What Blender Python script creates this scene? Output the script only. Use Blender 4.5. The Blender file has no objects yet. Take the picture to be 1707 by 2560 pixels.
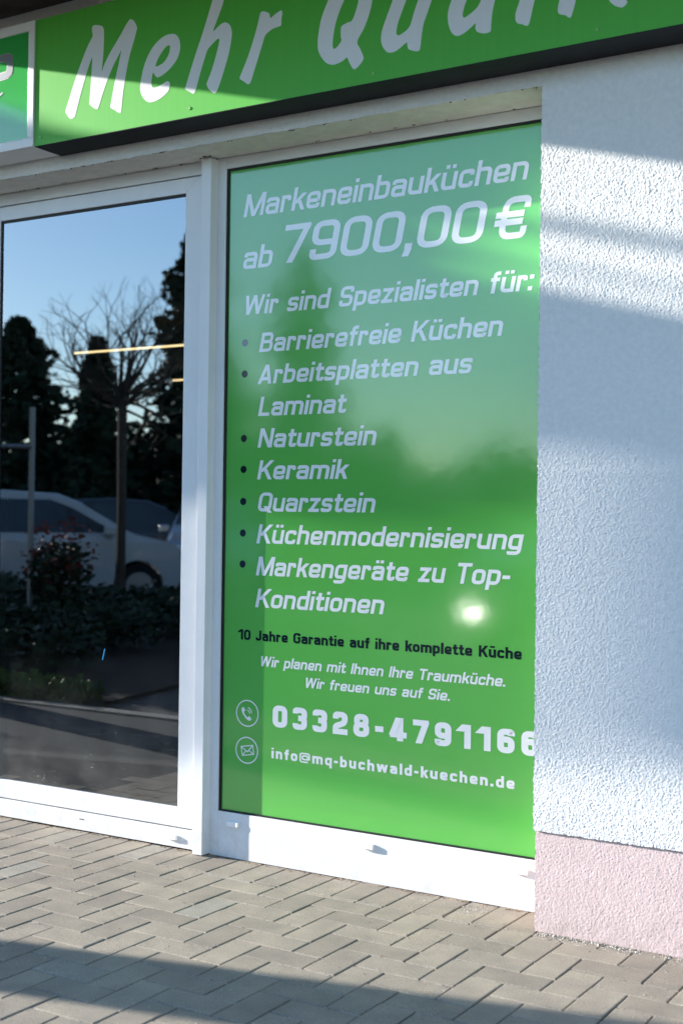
import bpy, bmesh, math, random
import numpy as np
from mathutils import Vector, Matrix
from mathutils.geometry import tessellate_polygon

random.seed(7)
RNG = np.random.default_rng(11)
scene = bpy.context.scene
COL = scene.collection

# ------------------------------------------------------------------ camera
CAM_LOC = Vector((1.546, -3.608, 1.202))
yaw, pitch, roll = math.radians(-31.64), math.radians(0.372), math.radians(0.748)
fwd = Vector((math.sin(yaw) * math.cos(pitch), math.cos(yaw) * math.cos(pitch), math.sin(pitch)))
r0 = Vector((math.cos(yaw), -math.sin(yaw), 0)); u0 = r0.cross(fwd)
right = math.cos(roll) * r0 + math.sin(roll) * u0
up = -math.sin(roll) * r0 + math.cos(roll) * u0
cam_data = bpy.data.cameras.new("camera")
cam = bpy.data.objects.new("camera", cam_data)
COL.objects.link(cam)
m = Matrix((right, up, -fwd)).transposed().to_4x4()
m.translation = CAM_LOC
cam.matrix_world = m
cam_data.sensor_fit = 'VERTICAL'
cam_data.sensor_height = 36.0
cam_data.sensor_width = 24.0
cam_data.lens = 46.2
cam_data.clip_start = 0.05
cam_data.clip_end = 1000.0
cam_data.dof.use_dof = True
cam_data.dof.focus_distance = 4.35
cam_data.dof.aperture_fstop = 3.2
scene.camera = cam

# ------------------------------------------------------------------ sky and sun
SUN_EL = math.radians(14.45)
SUN_H = Vector((-4.1, -1.0, 0)).normalized()          # horizontal direction towards the sun
world = bpy.data.worlds.new("World"); scene.world = world
world.use_nodes = True
wn = world.node_tree.nodes; wl = world.node_tree.links
wn.clear()
sky = wn.new('ShaderNodeTexSky'); sky.sky_type = 'NISHITA'; sky.sun_disc = False
sky.sun_elevation = SUN_EL
sky.sun_rotation = math.atan2(SUN_H.x, SUN_H.y)
sky.air_density = 1.0; sky.dust_density = 0.25; sky.ozone_density = 3.2
bg = wn.new('ShaderNodeBackground'); bg.inputs['Strength'].default_value = 0.125
wo = wn.new('ShaderNodeOutputWorld')
wl.new(sky.outputs[0], bg.inputs['Color']); wl.new(bg.outputs[0], wo.inputs['Surface'])

sun_data = bpy.data.lights.new("sun", 'SUN')
sun_data.energy = 4.2; sun_data.angle = math.radians(0.5); sun_data.color = (1.0, 0.95, 0.87)
sun = bpy.data.objects.new("sun", sun_data); COL.objects.link(sun)
travel = -(SUN_H * math.cos(SUN_EL) + Vector((0, 0, math.sin(SUN_EL))))
sun.rotation_euler = travel.to_track_quat('-Z', 'Y').to_euler()
sun.location = (-30, -10, 20)

scene.view_settings.view_transform = 'Standard'
scene.view_settings.look = 'None'
scene.view_settings.gamma = 1.0
scene.view_settings.exposure = 1.85
scene.view_settings.use_curve_mapping = False
scene.cycles.max_bounces = 10
scene.cycles.transparent_max_bounces = 12
scene.cycles.sample_clamp_indirect = 6.0

# ------------------------------------------------------------------ helpers
def tag(o, label=None, cat=None, group=None, kind=None):
    if label: o['label'] = label
    if cat: o['category'] = cat
    if group: o['group'] = group
    if kind: o['kind'] = kind
    return o

def empty(name, loc=(0, 0, 0), rz=0.0, parent=None):
    o = bpy.data.objects.new(name, None); COL.objects.link(o)
    o.location = loc; o.rotation_euler = (0, 0, rz); o.empty_display_size = 0.1
    if parent: o.parent = parent
    return o

def link(name, me, mat=None, parent=None):
    o = bpy.data.objects.new(name, me); COL.objects.link(o)
    if mat is not None and not me.materials: me.materials.append(mat)
    if parent: o.parent = parent
    return o

class MB:
    """collects polygons and builds one mesh"""
    def __init__(self): self.v = []; self.f = []
    def poly(self, pts):
        n = len(self.v); self.v += [tuple(p) for p in pts]; self.f.append(tuple(range(n, n + len(pts)))); return self
    def box(self, x0, x1, y0, y1, z0, z1):
        n = len(self.v)
        self.v += [(x0,y0,z0),(x1,y0,z0),(x1,y1,z0),(x0,y1,z0),(x0,y0,z1),(x1,y0,z1),(x1,y1,z1),(x0,y1,z1)]
        for q in ((0,3,2,1),(4,5,6,7),(0,1,5,4),(1,2,6,5),(2,3,7,6),(3,0,4,7)): self.f.append(tuple(n + i for i in q))
        return self
    def tube(self, p0, p1, ra, rb, n=6, cap=True):
        p0 = Vector(p0); p1 = Vector(p1); d = (p1 - p0)
        if d.length < 1e-6: return self
        d.normalize(); a = d.orthogonal().normalized(); b = d.cross(a); s = len(self.v)
        for p, r in ((p0, ra), (p1, rb)):
            for k in range(n):
                t = 2 * math.pi * k / n
                self.v.append(tuple(p + a * (r * math.cos(t)) + b * (r * math.sin(t))))
        for k in range(n):
            k2 = (k + 1) % n; self.f.append((s + k, s + k2, s + n + k2, s + n + k))
        if cap:
            self.f.append(tuple(s + k for k in reversed(range(n)))); self.f.append(tuple(s + n + k for k in range(n)))
        return self
    def mesh(self, name, smooth=False):
        me = bpy.data.meshes.new(name); me.from_pydata(self.v, [], self.f); me.update()
        if smooth: me.polygons.foreach_set('use_smooth', [True] * len(me.polygons))
        return me
    def build(self, name, mat, parent=None, bevel=0.0, seg=2, smooth=False):
        me = self.mesh(name, smooth)
        if bevel:
            bm = bmesh.new(); bm.from_mesh(me)
            bmesh.ops.bevel(bm, geom=list(bm.edges), offset=bevel, segments=seg, affect='EDGES', profile=0.5, clamp_overlap=True)
            bm.to_mesh(me); bm.free()
        return link(name, me, mat, parent)

def box(name, x0, x1, y0, y1, z0, z1, mat, parent=None, bevel=0.0):
    return MB().box(x0, x1, y0, y1, z0, z1).build(name, mat, parent, bevel)

def npmesh(name, verts, quads, smooth=True):
    me = bpy.data.meshes.new(name)
    nv, nf = len(verts), len(quads)
    k = quads.shape[1]
    me.vertices.add(nv); me.vertices.foreach_set('co', verts.astype(np.float32).ravel())
    me.loops.add(nf * k); me.loops.foreach_set('vertex_index', quads.astype(np.int32).ravel())
    me.polygons.add(nf)
    me.polygons.foreach_set('loop_start', np.arange(0, nf * k, k, dtype=np.int32))
    me.polygons.foreach_set('loop_total', np.full(nf, k, dtype=np.int32))
    me.update(calc_edges=True); me.validate()
    if smooth: me.polygons.foreach_set('use_smooth', np.ones(nf, dtype=bool))
    return me

# ------------------------------------------------------------------ materials
def mat(name, color, rough=0.6, spec=0.4, metal=0.0, coat=0.0, coat_rough=0.05, coat_ior=1.5):
    mt = bpy.data.materials.new(name); mt.use_nodes = True
    b = mt.node_tree.nodes['Principled BSDF']
    b.inputs['Base Color'].default_value = (*color, 1)
    b.inputs['Roughness'].default_value = rough
    b.inputs['Specular IOR Level'].default_value = spec
    b.inputs['Metallic'].default_value = metal
    b.inputs['Coat Weight'].default_value = coat
    b.inputs['Coat Roughness'].default_value = coat_rough
    b.inputs['Coat IOR'].default_value = coat_ior
    return mt

def nodes(mt): return mt.node_tree.nodes, mt.node_tree.links, mt.node_tree.nodes['Principled BSDF']

def noise(mt, scale, detail=4, rough=0.6, coord='Object', vec_scale=None):
    n, l, b = nodes(mt)
    tc = n.new('ShaderNodeTexCoord'); t = n.new('ShaderNodeTexNoise')
    t.inputs['Scale'].default_value = scale; t.inputs['Detail'].default_value = detail; t.inputs['Roughness'].default_value = rough
    if vec_scale:
        mp = n.new('ShaderNodeMapping'); mp.inputs['Scale'].default_value = vec_scale
        l.new(tc.outputs[coord], mp.inputs['Vector']); l.new(mp.outputs[0], t.inputs['Vector'])
    else: l.new(tc.outputs[coord], t.inputs['Vector'])
    return t

def ramp(mt, src, stops, interp='LINEAR'):
    n, l, b = nodes(mt)
    r = n.new('ShaderNodeValToRGB'); r.color_ramp.interpolation = interp
    e = r.color_ramp.elements
    while len(e) < len(stops): e.new(0.5)
    for el, (p, c) in zip(e, stops):
        el.position = p; el.color = (*c, 1) if len(c) == 3 else c
    l.new(src, r.inputs['Fac']); return r

def mixc(mt, a, b_, fac, mode='MIX'):
    n, l, _ = nodes(mt)
    x = n.new('ShaderNodeMix'); x.data_type = 'RGBA'; x.blend_type = mode
    for s, val in ((6, a), (7, b_)):
        if isinstance(val, (tuple, list)): x.inputs[s].default_value = (*val, 1)
        else: l.new(val, x.inputs[s])
    if isinstance(fac, (int, float)): x.inputs[0].default_value = fac
    else: l.new(fac, x.inputs[0])
    return x.outputs[2]

def vary(mt, scale, c0, c1, detail=4, lo=0.3, hi=0.7, **kw):
    n, l, b = nodes(mt)
    t = noise(mt, scale, detail, **kw); r = ramp(mt, t.outputs['Fac'], [(lo, c0), (hi, c1)])
    l.new(r.outputs['Color'], b.inputs['Base Color']); return r

def bump(mt, scale, strength, dist, detail=3, to='Normal', **kw):
    n, l, b = nodes(mt)
    t = noise(mt, scale, detail, **kw); bp = n.new('ShaderNodeBump')
    bp.inputs['Strength'].default_value = strength; bp.inputs['Distance'].default_value = dist
    l.new(t.outputs['Fac'], bp.inputs['Height']); l.new(bp.outputs[0], b.inputs[to]); return bp

M = {}
M['render'] = mat('white_render', (0.74, 0.75, 0.76), 0.9, 0.15)
vary(M['render'], 60, (0.68, 0.68, 0.675), (0.77, 0.765, 0.755), 6)
bump(M['render'], 700, 0.5, 0.0012, 3)
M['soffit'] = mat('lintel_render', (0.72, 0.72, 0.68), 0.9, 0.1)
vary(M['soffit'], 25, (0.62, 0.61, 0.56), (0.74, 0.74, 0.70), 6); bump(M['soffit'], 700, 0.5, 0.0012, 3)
M['plinth'] = mat('pink_plinth_render', (0.60, 0.47, 0.46), 0.9, 0.15)
vary(M['plinth'], 14, (0.54, 0.425, 0.415), (0.60, 0.48, 0.47), 6); bump(M['plinth'], 800, 0.5, 0.001, 3)
M['pvc'] = mat('white_window_profile', (0.80, 0.81, 0.82), 0.28, 0.45)
vary(M['pvc'], 6, (0.66, 0.67, 0.685), (0.71, 0.715, 0.725), 5)
bump(M['pvc'], 30, 0.05, 0.001, 2)
def grime(mt, z0, z1, col, amount):
    n, l, b = nodes(mt)
    src = b.inputs['Base Color'].links[0].from_socket
    g = n.new('ShaderNodeNewGeometry'); sx = n.new('ShaderNodeSeparateXYZ'); l.new(g.outputs['Position'], sx.inputs[0])
    mr_ = n.new('ShaderNodeMapRange'); mr_.inputs['From Min'].default_value = z1; mr_.inputs['From Max'].default_value = z0; mr_.inputs['To Max'].default_value = amount
    l.new(sx.outputs['Z'], mr_.inputs['Value'])
    ns = n.new('ShaderNodeTexNoise'); ns.inputs['Scale'].default_value = 18; ns.inputs['Detail'].default_value = 7; ns.inputs['Roughness'].default_value = .7
    l.new(g.outputs['Position'], ns.inputs['Vector'])
    r_ = ramp(mt, ns.outputs['Fac'], [(0.40, (0, 0, 0)), (0.72, (1, 1, 1))])
    mm = n.new('ShaderNodeMath'); mm.operation = 'MULTIPLY'; l.new(r_.outputs['Color'], mm.inputs[0]); l.new(mr_.outputs[0], mm.inputs[1])
    l.new(mixc(mt, src, col, mm.outputs[0]), b.inputs['Base Color'])
grime(M['pvc'], 0.0, 0.22, (0.40, 0.36, 0.30), 0.55)
grime(M['plinth'], -0.02, 0.12, (0.30, 0.25, 0.22), 0.8)
grime(M['render'], 0.29, 0.42, (0.50, 0.48, 0.46), 0.3)
M['rubber'] = mat('black_gasket', (0.012, 0.012, 0.013), 0.5, 0.3)
M['cap'] = mat('white_drain_cap', (0.80, 0.79, 0.78), 0.4, 0.4)
def film(name, c, **kw):
    mt = mat(name, c, 0.55, 0.0, coat=1.0, coat_rough=kw.get('cr', 0.078), coat_ior=kw.get('ior', 1.9))
    n, l, b = nodes(mt)
    t = noise(mt, kw.get('ws', 5.0), 3, 0.55, coord='Object'); bp = n.new('ShaderNodeBump')
    bp.inputs['Strength'].default_value = 1.0; bp.inputs['Distance'].default_value = kw.get('wd', 0.0004)
    l.new(t.outputs['Fac'], bp.inputs['Height']); l.new(bp.outputs[0], b.inputs['Coat Normal'])
    sm_ = n.new('ShaderNodeTexNoise'); sm_.inputs['Scale'].default_value = 9; sm_.inputs['Detail'].default_value = 6; sm_.inputs['Roughness'].default_value = .65
    gp_ = n.new('ShaderNodeNewGeometry'); l.new(gp_.outputs['Position'], sm_.inputs['Vector'])
    mr_ = n.new('ShaderNodeMapRange'); mr_.inputs['From Min'].default_value = .3; mr_.inputs['From Max'].default_value = .75
    mr_.inputs['To Min'].default_value = kw.get('cr', 0.078) * .85; mr_.inputs['To Max'].default_value = kw.get('cr', 0.078) * 1.3
    l.new(sm_.outputs['Fac'], mr_.inputs['Value']); l.new(mr_.outputs[0], b.inputs['Coat Roughness'])
    return mt
GREEN = (0.10, 0.41, 0.072)
M['film_green'] = film('green_window_film', GREEN)
M['film_white'] = film('white_film_lettering', (0.78, 0.79, 0.80))
M['film_black'] = film('black_film_lettering', (0.006, 0.016, 0.02), ior=1.5)
M['film_grey'] = film('dark_bullet_film', (0.015, 0.06, 0.075))
M['sign_green'] = mat('green_sign_panel', (0.11, 0.40, 0.06), 0.5, 0.15, coat=0.15, coat_rough=0.25)
vary(M['sign_green'], 1.0, (0.078, 0.40, 0.046), (0.085, 0.42, 0.05), 6, vec_scale=(60, 1, 2.2))
M['sign_white'] = mat('white_sign_lettering', (0.70, 0.72, 0.73), 0.5, 0.15, coat=0.15, coat_rough=0.25)
vary(M['sign_white'], 1.0, (0.68, 0.70, 0.71), (0.71, 0.73, 0.74), 6, vec_scale=(60, 1, 2.2))
M['logo_green'] = mat('logo_panel_green', (0.03, 0.38, 0.07), 0.2, 0.4, coat=1.0, coat_rough=0.08, coat_ior=1.6)
M['logo_chrome'] = mat('logo_glyph_silver', (0.30, 0.31, 0.33), 0.3, 0.5, metal=1.0)
M['logo_outline'] = mat('logo_glyph_outline', (0.35, 0.36, 0.37), 0.4, 0.5, metal=0.6)
M['alu'] = mat('white_aluminium_frame', (0.74, 0.75, 0.77), 0.35, 0.5)
M['anthracite'] = mat('anthracite_sheet_metal', (0.022, 0.024, 0.028), 0.55, 0.2)
vary(M['anthracite'], 9, (0.006, 0.008, 0.010), (0.012, 0.014, 0.017), 4)
M['eave'] = mat('weathered_eave_board', (0.10, 0.09, 0.075), 0.8, 0.2)
vary(M['eave'], 12, (0.07, 0.06, 0.05), (0.13, 0.115, 0.10), 6)
M['flashing'] = mat('grey_flashing', (0.30, 0.29, 0.29), 0.7, 0.3); vary(M['flashing'], 30, (0.24, 0.23, 0.23), (0.34, 0.33, 0.33), 6)
M['screw'] = mat('screw_cap', (0.16, 0.45, 0.10), 0.4, 0.4)

M['paver'] = mat('concrete_paver', (0.33, 0.295, 0.25), 0.9, 0.2)
n, l, b = nodes(M['paver'])
oi = n.new('ShaderNodeObjectInfo')
rp = ramp(M['paver'], oi.outputs['Random'], [(0.0, (0.258, 0.228, 0.190)), (0.5, (0.292, 0.258, 0.214)), (0.965, (0.325, 0.286, 0.234)), (0.975, (0.30, 0.28, 0.24)), (1.0, (0.31, 0.295, 0.255))])
tc_ = n.new('ShaderNodeNewGeometry')
fine = n.new('ShaderNodeTexNoise'); fine.inputs['Scale'].default_value = 300; fine.inputs['Detail'].default_value = 3
coarse = n.new('ShaderNodeTexNoise'); coarse.inputs['Scale'].default_value = 9; coarse.inputs['Detail'].default_value = 5
l.new(tc_.outputs['Position'], fine.inputs['Vector']); l.new(tc_.outputs['Position'], coarse.inputs['Vector'])
fr = ramp(M['paver'], fine.outputs['Fac'], [(0.25, (0.55, 0.55, 0.56)), (0.5, (1.0, 1.0, 1.0)), (0.78, (1.35, 1.32, 1.28))])
cr = ramp(M['paver'], coarse.outputs['Fac'], [(0.3, (0.84, 0.84, 0.85)), (0.7, (1.12, 1.10, 1.07))])
c1 = mixc(M['paver'], rp.outputs['Color'], fr.outputs['Color'], 1.0, 'MULTIPLY')
c2 = mixc(M['paver'], c1, cr.outputs['Color'], 1.0, 'MULTIPLY')
l.new(c2, b.inputs['Base Color'])
bp = n.new('ShaderNodeBump'); bp.inputs['Strength'].default_value = 0.55; bp.inputs['Distance'].default_value = 0.0018
l.new(fine.outputs['Fac'], bp.inputs['Height']); l.new(bp.outputs[0], b.inputs['Normal'])
M['sand'] = mat('joint_sand', (0.40, 0.36, 0.30), 0.95, 0.1); vary(M['sand'], 300, (0.26, 0.23, 0.19), (0.50, 0.46, 0.39), 4)
bump(M['sand'], 500, 1.0, 0.003, 3)
M['crumb'] = mat('mortar_crumbs', (0.45, 0.41, 0.36), 0.95, 0.1)
n, l, b = nodes(M['crumb'])
geo = n.new('ShaderNodeNewGeometry')
rr = ramp(M['crumb'], geo.outputs['Random Per Island'], [(0.0, (0.14, 0.11, 0.09)), (0.35, (0.36, 0.32, 0.27)), (0.8, (0.55, 0.51, 0.45)), (1.0, (0.62, 0.60, 0.56))])
l.new(rr.outputs['Color'], b.inputs['Base Color'])
M['leafbit'] = mat('dry_leaf_bits', (0.30, 0.14, 0.06), 0.8, 0.2)
n, l, b = nodes(M['leafbit'])
geo = n.new('ShaderNodeNewGeometry')
rr = ramp(M['leafbit'], geo.outputs['Random Per Island'], [(0.0, (0.06, 0.03, 0.02)), (0.5, (0.30, 0.14, 0.06)), (0.8, (0.50, 0.30, 0.14)), (1.0, (0.62, 0.48, 0.32))])
l.new(rr.outputs['Color'], b.inputs['Base Color'])
M['asphalt'] = mat('asphalt', (0.055, 0.054, 0.054), 0.9, 0.2); vary(M['asphalt'], 40, (0.045, 0.044, 0.044), (0.07, 0.068, 0.066), 6)
M['ground'] = mat('gravel_ground', (0.09, 0.085, 0.07), 0.95, 0.1); vary(M['ground'], 4, (0.07, 0.066, 0.055), (0.11, 0.10, 0.085), 8)
M['kerb'] = mat('kerb_concrete', (0.28, 0.26, 0.23), 0.9, 0.2); vary(M['kerb'], 30, (0.22, 0.205, 0.18), (0.32, 0.30, 0.265), 6)
M['soil'] = mat('bed_soil', (0.05, 0.04, 0.03), 0.95, 0.1); vary(M['soil'], 20, (0.035, 0.028, 0.02), (0.065, 0.05, 0.04), 6)
M['grass'] = mat('grass_blades', (0.07, 0.13, 0.03), 0.7, 0.2)
M['needle'] = mat('conifer_needles', (0.022, 0.04, 0.022), 0.7, 0.2)
M['leaf'] = mat('hedge_leaves', (0.03, 0.052, 0.024), 0.6, 0.3)
M['redleaf'] = mat('red_shoot_leaves', (0.20, 0.035, 0.02), 0.6, 0.3)
M['bark'] = mat('bark', (0.075, 0.06, 0.045), 0.9, 0.1); vary(M['bark'], 30, (0.05, 0.04, 0.03), (0.11, 0.09, 0.07), 6)
M['carwhite'] = mat('white_car_paint', (0.52, 0.52, 0.51), 0.3, 0.5, coat=0.8, coat_rough=0.05)
M['carsilver'] = mat('silver_car_paint', (0.45, 0.46, 0.47), 0.3, 0.5, metal=0.6, coat=0.8, coat_rough=0.05)
M['cardark'] = mat('dark_car_paint', (0.012, 0.016, 0.02), 0.3, 0.5, coat=0.8, coat_rough=0.05)
M['carglass'] = mat('car_glass', (0.03, 0.045, 0.05), 0.04, 0.8)
M['tyre'] = mat('tyre_rubber', (0.02, 0.02, 0.02), 0.8, 0.2)
M['rim'] = mat('wheel_rim', (0.45, 0.45, 0.46), 0.35, 0.5, metal=0.8)
M['lens'] = mat('headlight_lens', (0.6, 0.62, 0.64), 0.1, 0.5, metal=0.5)
M['steel'] = mat('galvanised_steel', (0.26, 0.27, 0.28), 0.45, 0.5, metal=0.6)
M['concrete'] = mat('canopy_concrete', (0.38, 0.37, 0.35), 0.85, 0.2); vary(M['concrete'], 8, (0.32, 0.31, 0.29), (0.42, 0.41, 0.39), 6)
M['timber'] = mat('weathered_timber', (0.20, 0.15, 0.10), 0.8, 0.2); vary(M['timber'], 9, (0.15, 0.11, 0.07), (0.25, 0.19, 0.13), 6)
M['brick'] = mat('red_brick', (0.28, 0.11, 0.07), 0.85, 0.2); vary(M['brick'], 15, (0.22, 0.085, 0.055), (0.34, 0.14, 0.09), 6)
M['interior'] = mat('dark_shop_interior', (0.045, 0.045, 0.05), 0.8, 0.2); vary(M['interior'], 2, (0.010, 0.011, 0.013), (0.018, 0.019, 0.022), 3)
M['sticker'] = mat('blue_sticker', (0.03, 0.32, 0.62), 0.4, 0.4)

def emis(name, c, s):
    mt = mat(name, c, 0.5); b = mt.node_tree.nodes['Principled BSDF']
    b.inputs['Emission Color'].default_value = (*c, 1); b.inputs['Emission Strength'].default_value = s; return mt
M['tubelight'] = emis('warm_light_strip', (1.0, 0.70, 0.35), 0.8)
M['glint_glow'] = emis('added_glint_glow', (1.0, 0.96, 0.86), 17.0)  # made-up glow standing in for a sun glint on a car

# door glass: coated double glazing, mirror-like, with dust low down
gl = bpy.data.materials.new('door_glass'); gl.use_nodes = True
n = gl.node_tree.nodes; l = gl.node_tree.links; n.clear()
out = n.new('ShaderNodeOutputMaterial'); tr = n.new('ShaderNodeBsdfTransparent'); tr.inputs[0].default_value = (0.62, 0.68, 0.68, 1)
gs = n.new('ShaderNodeBsdfGlossy'); gs.inputs['Roughness'].default_value = 0.004; gs.inputs['Color'].default_value = (0.92, 0.96, 1.0, 1)
fz = n.new('ShaderNodeFresnel'); fz.inputs['IOR'].default_value = 3.0
mx = n.new('ShaderNodeMixShader'); l.new(fz.outputs[0], mx.inputs[0]); l.new(tr.outputs[0], mx.inputs[1]); l.new(gs.outputs[0], mx.inputs[2])
df = n.new('ShaderNodeBsdfDiffuse'); df.inputs[0].default_value = (0.55, 0.53, 0.48, 1)
tcg = n.new('ShaderNodeTexCoord'); sp = n.new('ShaderNodeSeparateXYZ'); l.new(tcg.outputs['Object'], sp.inputs[0])
mr = n.new('ShaderNodeMapRange'); mr.inputs['From Min'].default_value = 0.72; mr.inputs['From Max'].default_value = 0.12
mr.inputs['To Min'].default_value = 0.0; mr.inputs['To Max'].default_value = 1.0; l.new(sp.outputs['Z'], mr.inputs['Value'])
d1 = n.new('ShaderNodeTexVoronoi'); d1.inputs['Scale'].default_value = 75; l.new(tcg.outputs['Object'], d1.inputs['Vector'])
d3 = n.new('ShaderNodeTexNoise'); d3.inputs['Scale'].default_value = 40; d3.inputs['Detail'].default_value = 3; l.new(tcg.outputs['Object'], d3.inputs['Vector'])
dsub = n.new('ShaderNodeMath'); dsub.operation = 'MULTIPLY_ADD'; dsub.inputs[1].default_value = .55; l.new(d3.outputs['Fac'], dsub.inputs[0]); l.new(d1.outputs['Distance'], dsub.inputs[2])
d2 = n.new('ShaderNodeTexNoise'); d2.inputs['Scale'].default_value = 7; d2.inputs['Detail'].default_value = 5; l.new(tcg.outputs['Object'], d2.inputs['Vector'])
def rampn(src, stops):
    r = n.new('ShaderNodeValToRGB')
    for el, (p, c) in zip(r.color_ramp.elements, stops): el.position = p; el.color = (c, c, c, 1)
    l.new(src, r.inputs[0]); return r.outputs[0]
s1 = rampn(dsub.outputs[0], [(0.30, 0.75), (0.45, 0.10)]); s2 = rampn(d2.outputs['Fac'], [(0.35, 0.15), (0.7, 1.0)])
mu = n.new('ShaderNodeMath'); mu.operation = 'MULTIPLY'; l.new(s1, mu.inputs[0]); l.new(s2, mu.inputs[1])
mu2 = n.new('ShaderNodeMath'); mu2.operation = 'MULTIPLY'; l.new(mu.outputs[0], mu2.inputs[0]); l.new(mr.outputs[0], mu2.inputs[1])
mx2 = n.new('ShaderNodeMixShader'); l.new(mu2.outputs[0], mx2.inputs[0]); l.new(mx.outputs[0], mx2.inputs[1]); l.new(df.outputs[0], mx2.inputs[2])
l.new(mx2.outputs[0], out.inputs[0])
M['glass'] = gl
# ------------------------------------------------------------------ squarish sign lettering built from strokes
XH, DESC = 0.72, -0.25
def round_path(pts, r, closed):
    out = []; n = len(pts)
    for i, p in enumerate(pts):
        rr = p[2] if len(p) > 2 else r
        if rr <= 0 or (not closed and i in (0, n - 1)): out.append((p[0], p[1])); continue
        a = Vector(pts[i - 1][:2]); b = Vector(p[:2]); c = Vector(pts[(i + 1) % n][:2])
        u = (a - b); v = (c - b); k = min(rr, u.length * 0.5, v.length * 0.5)
        u.normalize(); v.normalize(); A = b + u * k; C = b + v * k
        for t in (0, .17, .33, .5, .67, .83, 1):
            # slightly squarer than a quadratic arc
            q = A * (1 - t) ** 2 + b * 2 * t * (1 - t) + C * t ** 2
            q2 = A.lerp(C, t); out.append(tuple(q * 1.12 - q2 * 0.12))
    res = []
    for p in out:
        if not res or (Vector(p) - Vector(res[-1])).length > 1e-4: res.append(p)
    if closed and len(res) > 1 and (Vector(res[0]) - Vector(res[-1])).length < 1e-4: res.pop()
    return res

def stroke(pts, h, closed=False):
    """left and right offset loops of a centre line"""
    n = len(pts); L = []; R = []
    for i in range(n):
        p = Vector(pts[i])
        a = Vector(pts[i - 1]) if (i > 0 or closed) else None
        c = Vector(pts[(i + 1) % n]) if (i < n - 1 or closed) else None
        d1 = (p - a).normalized() if a is not None else (c - p).normalized()
        d2 = (c - p).normalized() if c is not None else d1
        n1 = Vector((-d1.y, d1.x)); n2 = Vector((-d2.y, d2.x)); mm = (n1 + n2)
        if mm.length < 1e-5: mm = n1
        mm.normalize(); k = h / max(0.35, mm.dot(n1))
        L.append(p + mm * k); R.append(p - mm * k)
    quads = []
    for i in range(n if closed else n - 1):
        j = (i + 1) % n; quads.append([L[i], R[i], R[j], L[j]])
    return quads

def S(*p, r=0.2, c=False): return ('s', p, r, c)          # rounded stroke
def Dg(x0, y0, x1, y1): return ('d', (x0, y0, x1, y1))     # diagonal with level ends
def Bx(x0, y0, x1, y1): return ('b', (x0, y0, x1, y1))     # filled box

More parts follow.
